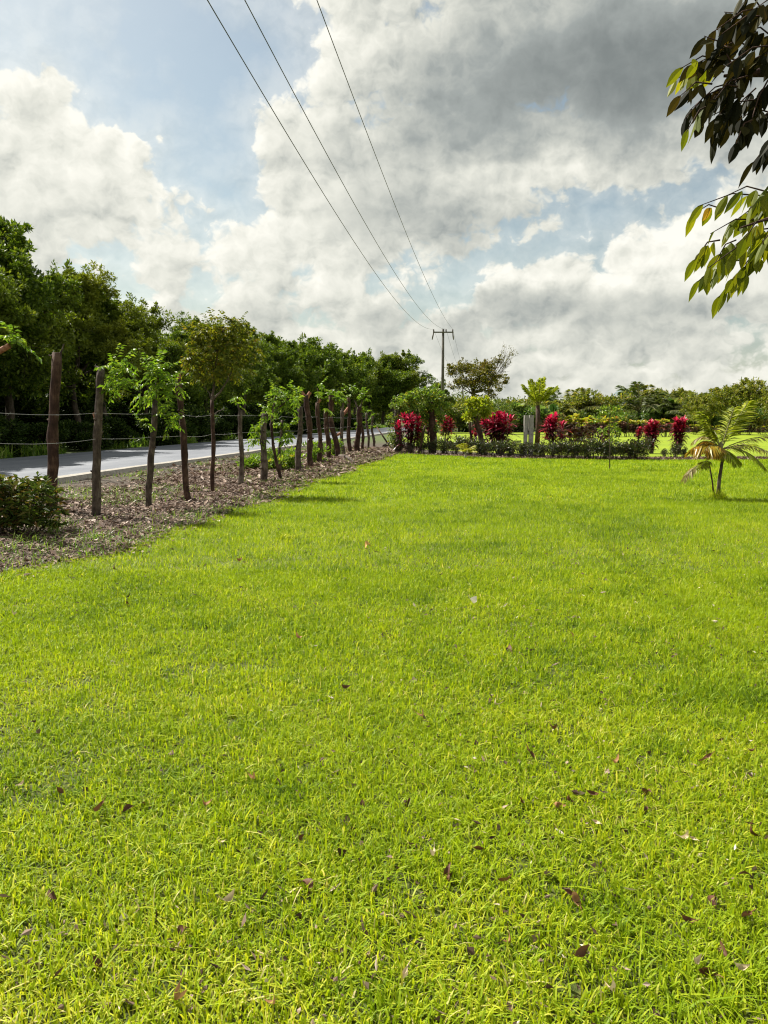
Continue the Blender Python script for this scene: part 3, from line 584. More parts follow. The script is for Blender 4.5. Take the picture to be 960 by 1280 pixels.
# base px,py / top px,py / width px / bark / label / extras: ('leaf',px,py,rx,ry,n) ('twig',x0,y0,x1,y1,w) ('stub',...)
POSTS = [
 (-26, 668, -20, 446, 17, 'bark_brown', 'leaning pruned fence post at the left edge with a leafy stub on top', [('stub', -20, 450, 12, 432, 7), ('leaf', 20, 428, 13, 9, 90)]),
 (62, 640, 72, 440, 16, 'bark_brown', 'thickest and tallest bare brown fence post, leftmost whole one', [('twig', 75, 442, 80, 430, 2.5), ('twig', 67, 442, 61, 444, 2.5)]),
 (119, 646, 126, 459, 12, 'bark_grey', 'grey fence post with a broken side stub and leaves on its right', [('stub', 121, 528, 117, 516, 3.5), ('twig', 124, 462, 118, 458, 4), ('twig', 128, 470, 148, 468, 2), ('leaf', 150, 456, 20, 9, 170), ('leaf', 148, 482, 20, 11, 170), ('leaf', 136, 470, 9, 8, 60)]),
 (185, 635, 194, 500, 9, 'bark_grey', 'slender grey fence post topped by a rounded leafy crown', [('twig', 194, 500, 199, 465, 5), ('twig', 194, 498, 182, 478, 2.5), ('leaf', 199, 468, 20, 20, 500), ('leaf', 186, 495, 15, 11, 200), ('leaf', 212, 482, 12, 16, 200), ('leaf', 213, 520, 7, 18, 150), ('leaf', 181, 528, 6, 4, 25)]),
 (236, 627, 222, 474, 9.5, 'bark_brown', 'bare reddish post leaning left beside the leafy slender one', [('stub', 222, 475, 224, 466, 4), ('leaf', 221, 482, 5, 6, 24)]),
 (265.5, 616, 265, 500, 6, 'bark_brown', 'very thin dark trunk carrying a wide airy olive crown as high as the wood behind', [('twig', 265, 502, 268, 466, 3.4), ('twig', 265, 500, 284, 476, 3), ('twig', 265, 504, 257, 485, 1.6), ('twig', 266, 520, 281, 511, 1.4), ('twig', 268, 467, 258, 420, 2.2), ('twig', 268, 468, 280, 408, 2.2), ('twig', 284, 477, 305, 440, 2), ('twig', 257, 486, 240, 452, 1.6), ('twig', 268, 440, 290, 425, 1.4), ('crown', 278, 410, 24, 13, 620), ('crown', 252, 422, 24, 14, 620), ('crown', 300, 432, 22, 16, 560), ('crown', 270, 440, 34, 20, 800), ('crown', 242, 452, 18, 16, 420), ('crown', 290, 458, 26, 15, 480), ('crown', 260, 470, 22, 12, 300), ('crown', 296, 403, 9, 5, 110)]),
 (300.6, 606, 300.6, 513, 7, 'bark_grey', 'thin grey post with a few pale leaves on its tip', [('twig', 300, 514, 297, 505, 3), ('leaf', 298, 497, 5, 7, 30), ('leaf', 295, 503, 4, 4, 14)]),
 (328.5, 603, 331, 517, 10, 'bark_grey', 'stout pale grey post with leaves low on its left', [('leaf', 321, 538, 7, 13, 110), ('leaf', 324, 548, 9, 6, 90), ('leaf', 334, 516, 6, 8, 60)]),
 (351.6, 601, 338.5, 529, 4.5, 'bark_brown', 'thin black post leaning left under a wide leafy tuft', [('twig', 339, 530, 345, 492, 3.5), ('twig', 341, 515, 362, 498, 2.5), ('leaf', 345, 496, 14, 11, 230), ('leaf', 360, 503, 12, 12, 190), ('leaf', 336, 507, 8, 12, 120), ('leaf', 355, 488, 11, 5, 100), ('leaf', 372, 493, 7, 6, 90)]),
 (350, 590, 352, 525, 4, 'bark_grey', 'thin grey post with green leaves to its right, behind the black leaning one', [('leaf', 360, 536, 8, 11, 120), ('leaf', 353, 529, 6, 5, 60), ('leaf', 355, 548, 6, 5, 40)]),
 (373.5, 590, 375, 508, 8, 'bark_grey', 'grey upright post left of the thick forked brown one', [('leaf', 372, 500, 7, 6, 50)]),
 (389, 584, 382.5, 494, 8.5, 'bark_brown', 'thick brown post with a splayed knobbly head', [('stub', 383, 498, 377, 490, 4), ('stub', 384, 498, 388, 490, 4), ('twig', 386, 520, 379, 505, 3)]),
 (399.7, 580, 397, 503, 6.5, 'bark_brown', 'dark post with one upright sprout of pale leaves', [('twig', 397, 505, 397, 485, 2), ('leaf', 397, 483, 4.5, 8, 60), ('leaf', 394, 494, 3.5, 4, 20), ('stub', 397, 505, 401, 499, 3)]),
 (410.5, 574, 408, 511, 6.5, 'bark_brown', 'dark brown post with small yellowish leaves at its top', [('leaf', 407, 510, 6, 5, 60)]),
 (421.6, 572, 414, 494, 7.5, 'bark_brown', 'crooked knotted post bending left with leafy top', [('leaf', 415, 500, 5, 14, 110), ('leaf', 421, 497, 7, 7, 100), ('stub', 419, 545, 426, 541, 3)]),
 (429.5, 569, 427.5, 513, 5.5, 'bark_grey', 'slim grey post under a yellow green leafy mass', [('leaf', 427, 497, 9, 9, 160), ('twig', 428, 515, 430, 500, 3)]),
 (438, 566, 435, 497, 5.5, 'bark_brown', 'red brown split post, pale on its right side', [('leaf', 438, 487, 9, 7, 150), ('stub', 436, 510, 429, 518, 4)]),
 (446.4, 565.5, 449, 508, 8, 'bark_brown', 'thick dark post with a pale forked top', [('twig', 448, 512, 443, 500, 2.5), ('twig', 449, 512, 453, 500, 2.5), ('leaf', 454, 494, 9, 10, 170), ('leaf', 451, 530, 4, 8, 50), ('leaf', 457, 513, 4, 3, 20)]),
 (453.5, 563, 450.5, 520, 4.5, 'bark_brown', 'short leaning post right of the pale forked one', []),
 (460, 561.5, 458.5, 516, 3.6, 'bark_grey', 'thin straight post third from the end of the fence', []),
 (467, 560, 466, 520, 3.6, 'bark_grey', 'thin post with a pale leaf tip near the fence end', [('leaf', 465, 520, 3, 3, 12), ('leaf', 467, 533, 2, 2, 8)]),
]
fence_line = []
def build_posts():
    for i, (bx, by, tx, ty, w, bark, label, ex) in enumerate(POSTS):
        rng = np.random.default_rng(200 + i); b = gp(bx, by); d = b.y; t_ = at(tx, ty, d); k = d / FPX
        root = thing('fence_post', label, 'fence post', b, 'live fence posts along the road')
        loc = lambda px, py: tuple(at(px, py, d) - b)
        r = w * k / 2 * .84; top = np.array(t_ - b); n = 13; pts = []; rad = []
        for j in range(n):
            s = j / (n - 1); q = np.array([0, 0, -.12]) * (1 - s) + top * s
            amp = (.030 if i != 14 else .06) * d / 16
            q = q + np.array([math.sin(s * 5 + i) * amp * math.sin(s * 3.14), 0.5 * math.cos(s * 7 + i) * amp * math.sin(s * 3.14), 0]) + rng.normal(0, .004, 3)
            pts.append(q); rad.append(r * (1.08 - .22 * s) * (1 + rng.uniform(-.12, .15)) * (1.12 if j in (0, n - 2) else 1))
        mb = MB(); mb.tube(pts, rad, 12, True, rng, .09)
        for e in range(6):                                   # knots
            s = rng.uniform(.2, .9); q = np.array(pts[int(s * (n - 1))]); a = rng.uniform(0, 6.28); dd = np.array([math.cos(a), math.sin(a), .4])
            mb.tube([q + dd * r * .5, q + dd * r * 1.15, q + dd * r * 1.45], [r * .34, r * .28, r * .12], 6, True)
        mb.build('trunk', bark, root, True)
        tw = MB(); st = MB(); lf = MB(); cw = MB(); ht = hs = hl = hc = False
        for e in ex:
            if e[0] == 'crown': sprout(cw, rng, loc(e[1], e[2]), e[3] * k, e[4] * k, int(e[5] * 1.3), d, .075); hc = True; continue
            if e[0] == 'twig': twig(tw, loc(e[1], e[2]), loc(e[3], e[4]), e[5] * k / 2, e[5] * k / 3.5, rng); ht = True
            elif e[0] == 'stub':
                twig(st, loc(e[1], e[2]), loc(e[3], e[4]), e[5] * k / 2 * 1.15, e[5] * k / 2, rng, .008); hs = True
            else: sprout(lf, rng, loc(e[1], e[2]), e[3] * k * .78, e[4] * k * .85, int(e[5] * (1.25 if d < 20 else 1.15)), d, .078 if d < 22 else .10); hl = True
        if ht: tw.build('twig', 'bark_grey', root, True)
        if hs: st.build('branch_stub', 'wood_cut', root, True)
        if hl: lf.build('foliage', 'sprout', root)
        if hc: cw.build('crown', 'crown_olive', root)
        fence_line.append((b, top, d))
build_posts()
def build_wire():
    order = sorted(fence_line, key=lambda q: q[2]); pre = [(Vector((-6.9, 3.0, 0)), np.array([0, 0, 2.]), 3.0), (Vector((-6.4, 6.5, 0)), np.array([0, 0, 2.]), 6.5)]
    rng = np.random.default_rng(8)
    for j, (b, top, d) in enumerate(pre):
        r = thing('fence_post', 'bare brown fence post outside the left edge', 'fence post', b, 'posts outside the frame'); mb = MB()
        mb.tube([(0, 0, -.1), (.02, 0, .8), (-.01, .02, 1.6), (.03, 0, 2.3)], [.09, .085, .08, .075], 10, True, rng, .05); mb.build('trunk', 'bark_brown', r, True)
    order = [o for o in order if abs(o[0].x - SL * o[0].y + 5.3) < 1.1]
    # join every post that stands clearly past the one before it
    chain = pre[:]
    for o in order:
        if o[2] - chain[-1][2] > .8: chain.append(o)
    for z, lab in ((1.50, 'upper strand of barbed wire strung between the fence posts'), (1.13, 'lower strand of barbed wire strung between the fence posts')):
        mb = MB(); P = []
        for b, top, d in chain:
            P.append(np.array(b) + top * (z / top[2]) + np.array([0.0, -.0, 0]))
        pts = []
        for a, c in zip(P[:-1], P[1:]):
            L = np.linalg.norm(c - a); m = max(4, int(L / .35)); sag = .012 * L ** 1.3 * rng.uniform(.3, 1.6)
            for q in range(m):
                t = q / m; p = a + (c - a) * t; p[2] -= 4 * sag * t * (1 - t); pts.append(p)
                if L < 8:
                    dd = rng.normal(size=3) * .014; mb.tube([p - dd, p + dd], .0016, 3, False)
        pts.append(P[-1]); mb.tube(pts, .0028, 4, False)
        tag(mb.build('barbed_wire', 'galvanised'), lab, 'wire')
build_wire()

# ------------------------------------------------------------------ power line
def build_power():
    d = 76.0; base = Vector((at(553, 525, d).x, d, 0)); k = d / FPX; topz = at(553, 411.5, d).z
    t = thing('power_pole', 'tall thin electricity pole with a crossarm standing by the far end of the road', 'power pole', base)
    MB().tube([(0, 0, -.3), (0, 0, topz * .5), (0, 0, topz)], [.17, .14, .105], 10).build('pole', 'pole_concrete', t, True)
    za = at(553, 415.5, d).z; hw = 12.5 * k
    MB().box((0, -.14, za), (2 * hw, .11, .11)).build('crossarm', 'pole_concrete', t)
    ends = []
    for x, in ((-hw + .06,), (hw * .28,), (hw - .06,)):
        ins = MB(); 
        ins.tube([(x, -.14, za + .05), (x, -.14, za + .12), (x, -.14, za + .2), (x, -.14, za + .27)], [.03, .075, .04, .06], 8)
        ins.build('insulator', 'porcelain', t, True); ends.append(base + Vector((x, -.14, za + .28)))
    for sx in (-1, 1):
        MB().tube([(sx * (hw - .06), -.14, za - .04), (sx * (hw - .0), .1, za - .35), (sx * (hw + .05), .25, za - .62)], [.045, .06, .04], 8).build('hanging_insulator', 'porcelain', t, True)
    near_ = at(262, 0, 15.9)
    # three conductors: through the measured points, sagging, on to poles behind the camera and farther on
    obs = [[(262, 0), (480, 351), (400, 246)], [(306, 0), (480, 321), (400, 188)], [(395, 0), (480, 222), (520, 322)]]
    labs = ['left overhead wire running from the crossarm over the road side', 'middle overhead wire between the other two', 'right overhead wire, the steepest of the three']
    near_x = [-4.2 - .1, -3.35, -1.85]
    p2 = thing('power_pole', 'farther electricity pole hidden among the trees', 'power pole', uy(base.x - SL * d, d + 85))
    MB().tube([(0, 0, -.3), (0, 0, 10.2)], [.17, .11], 8).build('pole', 'pole_concrete', p2, True); MB().box((0, -.1, 9.9), (2 * hw, .1, .1)).build('crossarm', 'pole_concrete', p2)
    p3 = thing('power_pole', 'electricity pole behind the viewer', 'power pole', (near_x[1] - SL * 9 - .3, -9.5, 0))
    MB().tube([(0, 0, -.3), (0, 0, 10.4)], [.17, .11], 10).build('pole', 'pole_concrete', p3, True); MB().box((.1, .12, 10.1), (3.0, .1, .1)).build('crossarm', 'pole_concrete', p3)
    for j in range(3):
        e = ends[j]; best = None; ey = -9.5
        # direct least squares: unknown near x, near z and sag; the wire's lateral line fixes the depth for each pixel
        def wire_pt(nx, nz, sg, t): return np.array([nx + (e.x - nx) * t, ey + (e.y - ey) * t, nz + (e.z - nz) * t - 4 * sg * t * (1 - t)])
        ts = np.linspace(.18, .98, 160)
        c, s_ = math.cos(PITCH), math.sin(PITCH)
        for nx in np.arange(-6.8, 0.5, .1):
            X = nx + (e.x - nx) * ts; Y = ey + (e.y - ey) * ts
            for sg in np.arange(0.0, 2.4, .15):
                for nz in np.arange(8.6, 12.6, .2):
                    Z = nz + (e.z - nz) * ts - 4 * sg * ts * (1 - ts) - CAM_H
                    dp = Y * c - Z * s_; U = 480 + FPX * X / dp; Vv = 640 - FPX * (Y * s_ + Z * c) / dp
                    err = sum(np.min((U - px) ** 2 + (Vv - py) ** 2) for px, py in obs[j])
                    if best is None or err < best[0]: best = (err, nx, nz, sg)
        _, nx, nz, sg = best; print('wire', j, best)
        mb = MB(); mb.tube([wire_pt(nx, nz, sg, t) for t in np.linspace(0, 1, 70)], .0085, 5, False)
        f2 = Vector((p2.location.x + (e.x - base.x), p2.location.y - .1, 10.0))
        mb.tube([np.array(e) * (1 - t) + np.array(f2) * t - np.array([0, 0, 4 * 1.0 * t * (1 - t)]) for t in np.linspace(0, 1, 24)], .0085, 4, False)
        tag(mb.build('overhead_wire', 'wire'), labs[j], 'wire')
build_power()

# ------------------------------------------------------------------ plants of the far bed
def strap_rosette(mb, rng, c, n, L, W, up=.6, spread=1.0, rnd=None):
    """arching strap leaves round a stem tip: three segments each"""
    for k in range(n):
        a = rng.uniform(0, 6.28); e = rng.uniform(up - .35, up + .55); l = L * rng.uniform(.7, 1.15); w = W * rng.uniform(.8, 1.2)
        hd = np.array([math.cos(a), math.sin(a), 0]); sdv = np.array([-math.sin(a), math.cos(a), 0]); P = []
        for t, ww in ((0, .35), (.35, 1.0), (.7, .8), (1.0, .05)):
            p = np.array(c) + hd * (math.cos(e) * l * t * spread) + np.array([0, 0, math.sin(e) * l * t - .45 * l * t * t])
            P += [p - sdv * w * ww / 2, p + sdv * w * ww / 2]
        r = rng.random() if rnd is None else float(np.clip(rng.normal(rnd, .2), 0, 1))
        mb.raw(P, [(0, 1, 3, 2), (2, 3, 5, 4), (4, 5, 7, 6)], None, r)
def cordyline(loc, h, w, seed, label, stems=7):
    rng = np.random.default_rng(seed); t = thing('red_cordyline', label, 'plant', loc, 'red leaved cordylines in the beds'); st = MB(); rd = MB(); mr = MB()
    for k in range(stems):
        a = rng.uniform(0, 6.28); r = w / 2 * rng.uniform(.1, .8); hh = h * rng.uniform(.60, .88); x, y = math.cos(a) * r, math.sin(a) * r
        st.tube([(x * .25, y * .25, -.03), (x * .6, y * .6, hh * .5), (x, y, hh)], [.022, .018, .014], 5, False)
        strap_rosette(rd, rng, (x, y, hh - .05), 15, h * .31, .085, .98)
        strap_rosette(rd, rng, (x, y, hh - h * .12), 14, h * .31, .08, .6, rnd=.45)
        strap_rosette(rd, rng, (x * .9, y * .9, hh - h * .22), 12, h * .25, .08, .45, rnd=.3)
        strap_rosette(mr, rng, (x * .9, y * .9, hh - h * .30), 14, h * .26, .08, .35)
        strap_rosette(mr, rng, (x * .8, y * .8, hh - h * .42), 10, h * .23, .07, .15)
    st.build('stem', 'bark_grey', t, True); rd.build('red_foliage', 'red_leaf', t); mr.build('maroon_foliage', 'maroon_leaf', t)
def frond(mb, st, rng, base, az, el, L, ll, droop=.8, n=34, w=.02, rr=.012, hang=.35):
    """feather palm leaf: curved rachis in st, leaflets in mb"""
    hd = np.array([math.cos(az), math.sin(az), 0]); P = []; ts = np.linspace(0, 1, 12)
    for t in ts: P.append(np.array(base) + hd * (math.cos(el) * L * t * (1 - .12 * t)) + np.array([0, 0, math.sin(el) * L * t - droop * L * t * t * .6]))
    st.tube(P, np.linspace(rr, rr * .25, 12), 5, False)
    P = np.array(P); t = np.linspace(.16, 1, n); Q = np.stack([np.interp(t, ts, P[:, i]) for i in range(3)], 1); Tn = np.gradient(Q, axis=0); Tn /= np.linalg.norm(Tn, axis=1)[:, None]
    sd_ = np.cross(Tn, (0, 0, 1.0)); sd_ /= np.linalg.norm(sd_, axis=1)[:, None] + 1e-9; ln = ll * np.sin(np.pi * np.clip(t * .82 + .12, 0, 1)) ** .6
    for s in (-1, 1):
        D = sd_ * s * .8 + Tn * .65 + np.array([0, 0, -hang]) + rng.normal(0, .07, (n, 3))
        mb.leaves(Q, D, ln * rng.uniform(.85, 1.1, n), w, rng, flat=.5, droop=.15)

def build_bed():
    rg = random.Random(9)
    # low dark hedge shrubs
    prot = []
    for i in range(3):
        rng = np.random.default_rng(300 + i); lf = MB(); st = MB()
        for k in range(16):
            a = rng.uniform(0, 6.28); r = rng.uniform(.05, .34); z = rng.uniform(.18, .62)
            clump(lf, rng, (math.cos(a) * r, math.sin(a) * r, z), (.15, .15, .11), 80, .075, .035, .3, .3)
            st.tube([(math.cos(a) * .08, math.sin(a) * .08, -.03), (math.cos(a) * r * .7, math.sin(a) * r * .7, z * .6), (math.cos(a) * r, math.sin(a) * r, z)], [.012, .009, .005], 4, False)
        prot.append((st.mesh('stem', 'bark_grey', True), lf.mesh('foliage', 'hedge')))
    pxs = [499, 512, 527, 541, 556, 570, 584, 600, 613, 625, 640, 653, 667, 680, 694, 707, 719, 731, 743, 756, 769, 781, 792, 800]
    for i, px in enumerate(pxs):
        by = float(np.interp(px, [490, 620, 740, 800], [565.5, 571.5, 575, 575.5])); b = gp(px + rg.uniform(-2, 2), by); b.y += .25
        s = rg.uniform(.8, 1.12) * (.85 if px < 530 else 1) * (1.12 if px > 770 and px < 795 else 1)
        t = thing('hedge_shrub', ('low dark shrub in the left half of the hedge along the far lawn edge' if px < 655 else 'low dark shrub in the right half of the hedge along the far lawn edge'), 'shrub', b, 'shrubs of the low hedge', rg.uniform(0, 6.28)); t.scale = (s * 1.1, s * 1.1, s)
        if i == 22: t['label'] = 'dark bushy shrub at the right end of the low hedge'
        if i == 0: t['label'] = 'small dark shrub at the left end of the low hedge'
        for n_, me in zip(('stem', 'foliage'), prot[i % 3]):
            o = bpy.data.objects.new(n_, me); COL.objects.link(o); o.parent = t
    for k, (px, py, s) in enumerate([(846, 574, .8), (857, 574, .6), (832, 573, .5)]):
        t = thing('hedge_shrub', ['narrow dark shrub under the right red cordyline', 'small dark shrub left of the orange palm', 'tiny shrub between the two right cordylines'][k], 'shrub', gp(px, py) + Vector((0, .2, 0)), 'shrubs in the right of the bed'); t.scale = (s * .7, s * .7, s)
        for n_, me in zip(('stem', 'foliage'), prot[k % 3]):
            o = bpy.data.objects.new(n_, me); COL.objects.link(o); o.parent = t
    # ground litter of the bed
    rng = np.random.default_rng(31); mb = MB(); n = 9000; X = rng.uniform(-1, 14, n); Y = np.interp(X, [-3, 0.2, 4, 8, 10, 30], [37.5, 34.3, 30.2, 28.6, 28.6, 30.5]) + rng.uniform(0, 1.6, n)
    a = rng.uniform(0, 6.28, n); mb.leaves(np.stack([X, Y, rng.uniform(.004, .05, n)], 1), np.stack([np.cos(a), np.sin(a), rng.normal(.1, .3, n)], 1), rng.uniform(.05, .13, n), .05, rng, rng.beta(1.6, 2.2, n), flat=.6)
    tag(mb.build('bed_litter', 'litter'), 'dead leaves on the soil of the hedge bed', kind='stuff')
    def g(px, py): return gp(px, py)
    cordyline(g(513, 567), 1.85, 1.35, 1, 'red cordyline between the grey vine stump and the leafy trunk', 9)
    cordyline(g(536, 561), 1.95, .6, 2, 'narrow red cordyline half hidden behind the leafy trunk', 4)
    cordyline(g(556, 558), 1.75, .9, 3, 'small red cordyline right of the leafy trunk', 5)
    cordyline(g(593, 559), 1.05, .5, 4, 'very small red plant beside the leaning trunk', 3)
    cordyline(g(627, 567.5), 1.85, 2.2, 5, 'widest red cordyline, left of the grey gatepost', 17)
    cordyline(g(694, 567.5), 1.80, 1.15, 6, 'red cordyline with a forked top right of the gatepost', 7)
    cordyline(g(815, 567), 1.50, .70, 7, 'dense red cordyline, left one of the right pair', 10)
    cordyline(g(849, 567), 1.60, .55, 8, 'narrow tall red cordyline beside the orange palm', 9)
    cordyline(g(797, 556), 1.15, .5, 9, 'small pinkish cordyline left of the right pair', 3)
    # grey stump with vine at the corner
    def stump(name, px, by, ty, wpx, bark, label, cat, leaves_, leafm='vine', lean=0, extra=None, llen=.10):
        b = g(px, by); d = b.y; k = d / FPX; rng = np.random.default_rng(int(px)); t = thing(name, label, cat, b); top = np.array(at(px + lean, ty, d) - b); r = wpx * k / 2; pts = []
        for j in range(8): s = j / 7; pts.append(np.array([0, 0, -.1]) * (1 - s) + top * s + rng.normal(0, .012, 3) + np.array([math.sin(s * 4) * .03, 0, 0]))
        MB().tube(pts, [r * (1.15 - .3 * j / 7) for j in range(8)], 10, True, rng, .08).build('trunk', bark, t, True)
        lf = MB()
        for (x, y, rx, ry, n) in leaves_:
            for q in range(max(3, n // 52)):
                qq = rng.normal(size=3); qq /= np.linalg.norm(qq); qq *= rng.random() ** .5
                clump(lf, rng, np.array(at(x, y, d) - b) + qq * np.array([rx * k, rx * k * .8, ry * k]) * 1.18, np.array((.17, .17, .13)) * rng.uniform(.6, 1.3), 42, llen, llen * .6, .1, .5)
        if leaves_: lf.build('foliage', leafm, t)
        return t, d, k, b
    stump('vine_stump', 497, 566, 512, 8.5, 'bark_grey', 'grey stump wrapped in pale green vine at the corner of the fence', 'stump', [(491, 535, 5, 22, 500), (489, 553, 9, 9, 350), (498, 508, 8, 6, 350), (494, 520, 5, 8, 150)])
    stump('vine_covered_tree', 541, 566, 503, 9, 'bark_brown', 'dark trunk under a broad leafy canopy with trailing yellow green vine', 'tree',
          [(510, 502, 16, 6, 760), (527, 494, 16, 7, 620), (546, 493, 14, 8, 520), (505, 510, 10, 5, 300), (545, 505, 10, 9, 420), (532, 520, 6, 14, 520), (527, 538, 5, 14, 420), (523, 552, 4, 9, 200), (555, 512, 6, 9, 200), (549, 530, 5, 14, 260), (538, 511, 8, 8, 260)], 'vine', -2, llen=.15)
    stump('leaning_stem', 521, 568, 532, 2.6, 'bark_brown', 'thin dark stem leaning against the leafy trunk', 'stem', [], lean=11)
    stump('pollard_tree', 605, 569, 520, 6.5, 'bark_brown', 'leaning brown trunk with a rounded lime green head', 'tree', [(598, 510, 12, 5, 620), (586, 520, 6, 5, 260), (607, 517, 7, 6, 300), (602, 503, 9, 3, 260), (592, 505, 7, 4, 200)], 'sprout_lime', -10, llen=.16)
    stump('stake', 588, 568, 526, 3.0, 'bark_brown', 'thin brown stake left of the leaning trunk', 'stake', [])
    # brace poles at the fence end
    t = thing('brace_pole', 'thin pole propped diagonally against the last fence posts', 'pole', (0, 0, 0)); MB().tube([gp(488, 559), at(470.5, 533, gp(488, 559).y + .6)], [.05, .035], 7).build('pole', 'bark_brown', t, True)
    t = thing('fallen_branch', 'short pale log lying beside the grey vine stump', 'log', (0, 0, 0)); MB().tube([gp(480, 560) + Vector((0, 0, .1)), gp(492, 558) + Vector((0, .3, .25))], [.09, .07], 8).build('log', 'bark_grey', t, True)
    t = thing('fallen_branch', 'crooked log lying in the litter at the foot of the far posts', 'log', (0, 0, 0)); MB().tube([gp(424, 572) + Vector((0, 0, .06)), gp(433, 575) + Vector((0, 0, .12)), gp(444, 580) + Vector((0, 0, .04))], [.07, .06, .03], 8).build('log', 'bark_grey', t, True)
    # concrete gate post and broad crowned palm
    b = g(660, 569); d = b.y; k = d / FPX; h = (at(660, 519, d) - b).z
    t = thing('gatepost', 'pair of pale grey concrete posts standing in the hedge', 'post', b)
    for x, w in ((-3.6 * k, 4.2 * k), (3.2 * k, 5.4 * k)):
        MB().box((x, 0, h / 2 - .05), (w, .17, h + .1)).build('post', 'concrete', t)
    MB().box((-.4 * k, .0, h * .55), (1.6 * k, .06, .06)).build('tie_bar', 'concrete', t)
    rng = np.random.default_rng(71); b = g(671, 561); d = b.y; k = d / FPX; t = thing('feather_palm', 'broad feathery palm rising behind the grey gatepost', 'palm', b); hz = (at(671, 507, d) - b).z
    MB().tube([(0, 0, -.1), (.05, 0, hz * .5), (0, 0, hz)], [.14, .12, .10], 10, True, rng, .1).build('trunk', 'bark_brown', t, True)
    lf = MB(); st = MB()
    for q in range(13):
        az = q * 2.399; el = rng.uniform(.45, 1.35); frond(lf, st, rng, (0, 0, hz), az, el, rng.uniform(1.3, 1.75), .36, .28, 34, .075, .03, .05)
    lf.build('frond', 'palm_green', t); st.build('frond_stalk', 'palm_stem', t, True)
    # palms and bananas in the middle distance
    def palm_meshes(seed, n, L, ll, w, leafm, el=(.2, 1.35), th=1.2):
        rng = np.random.default_rng(seed); lf = MB(); st = MB(); tr = MB(); tr.tube([(0, 0, -.1), (0, 0, th)], [.16, .11], 8, True, rng, .1)
        for q in range(n): frond(lf, st, rng, (0, 0, th), q * 2.399 + rng.uniform(-.3, .3), rng.uniform(*el), L * rng.uniform(.8, 1.1), ll, .6, 32, w, .035, .3)
        return (tr.mesh('trunk', 'bark_far', True), lf.mesh('frond', leafm), st.mesh('frond_stalk', 'palm_stem', True))
    def banana_meshes(seed, n, leafm='banana'):
        rng = np.random.default_rng(seed); lf = MB(); tr = MB(); 
        for s in range(3):
            x, y = rng.uniform(-.6, .6, 2); h = rng.uniform(1.1, 1.9); tr.tube([(x, y, -.1), (x, y, h)], [.14, .09], 8, True, rng, .06); strap_rosette(lf, rng, (x, y, h), n, 1.8, .5, 1.05)
        return (tr.mesh('trunk', 'bark_far', True), lf.mesh('leaf', leafm))
    pm = [palm_meshes(500, 15, 3.0, .75, .10, 'foliage_far'), palm_meshes(501, 17, 3.0, .7, .10, 'foliage_yellow_green')]
    bm = [banana_meshes(510, 9), banana_meshes(511, 8)]
    def put(name, label, cat, mes, px, dist, h, h0, group=None, rz=0, wx=1.0):
        s = h / h0; t = thing(name, label, cat, Vector((at(px, 525, dist).x, dist, 0)), group, rz); t.scale = (s * wx, s * wx, s)
        names = ('trunk', 'frond', 'frond_stalk') if len(mes) == 3 else ('trunk', 'leaf' if 'banana' in name else 'crown')
        for n_, me in zip(names, mes):
            o = bpy.data.objects.new(n_, me); COL.objects.link(o); o.parent = t
        return t
    hh = lambda py, dist: CAM_H + (525 - py) / FPX * dist
    D1 = 97
    for i, (px, py, kind, lab) in enumerate([
        (612, 505, 'b', 'bright banana clump behind the lime headed tree'), (640, 506, 'b', 'banana clump left of the feathery palm'), (560, 512, 'b', 'banana clump behind the power pole'), (583, 508, 'b', 'banana clump right of the power pole'),
        (700, 494, 'p', 'tall palm just right of the feathery palm'), (718, 494, 'p', 'palm left of the round dark tree'), (745, 505, 'b', 'banana clump under the distant hill'), (757, 512, 'b', 'pale banana clump in the middle of the row'),
        (799, 488, 'p', 'high plumed palm beside the distant hill'), (806, 490, 'p', 'palm right of the plumed one'), (830, 497, 'p', 'low spreading palm in front of the airy trees'), (848, 500, 'b', 'banana clump behind the right cordylines'), (870, 500, 'p', 'palm behind the orange palm'), (680, 508, 'b', 'banana clump right of the gatepost')]):
        dist = D1 + rg.uniform(-3, 9); h = hh(py, dist)
        h *= 1.3 if kind == 'p' else 1.15
        if kind == 'p': put('distant_palm', lab, 'palm', pm[i % 2], px, dist, h, 3.3, 'palms beyond the second lawn', rg.uniform(0, 6.28), 1.0)
        else: put('banana_plant', lab, 'banana plant', bm[i % 2], px, dist, h, 2.9, 'banana plants beyond the second lawn', rg.uniform(0, 6.28), 1.5)
    # trees round the second lawn
    ol = tree_meshes(610, 8, 3.9, 3.6, 14, 9, 9000, .20, .12, 'foliage_olive', 'bark_far', .17, .40, .2, cs=.20, thin=True)
    put('branching_tree', 'brown green umbrella shaped tree right of the power pole', 'tree', ol, 590, 84, hh(452, 84), 8, rz=.5, wx=1.22)
    bt = tree_meshes(611, 7.6, 1.6, 4.8, 3, 5, 1500, .18, .10, 'foliage_olive', 'bark_far', .13, .6, .2, thin=True, bare=9)
    put('bare_tree', 'nearly bare tree with fine fanned branches at the right of the umbrella tree', 'tree', bt, 611, 82, hh(455, 82) * .97, 7.6)
    dk = tree_meshes(612, 7, 3.2, 1.8, 10, 12, 15000, .20, .12, 'foliage_far', 'bark_far', .17, .75, .2)
    put('garden_tree', 'dark leafy tree behind the power pole', 'tree', dk, 545, 88, hh(477, 88), 7, rz=2)
    put('garden_tree', 'round dark tree between the palms', 'tree', dk, 733, 99, hh(492, 99), 7, rz=1, wx=.7)
    put('garden_tree', 'green tree filling the gap behind the vine covered trunk', 'tree', dk, 522, 92, hh(487, 92), 7, rz=3)
    ag = tree_meshes(613, 6, 3.4, 1.8, 9, 9, 5200, .30, .17, 'foliage_yellow_green', 'bark_far', .13, .5, .2, cs=.22, thin=True)
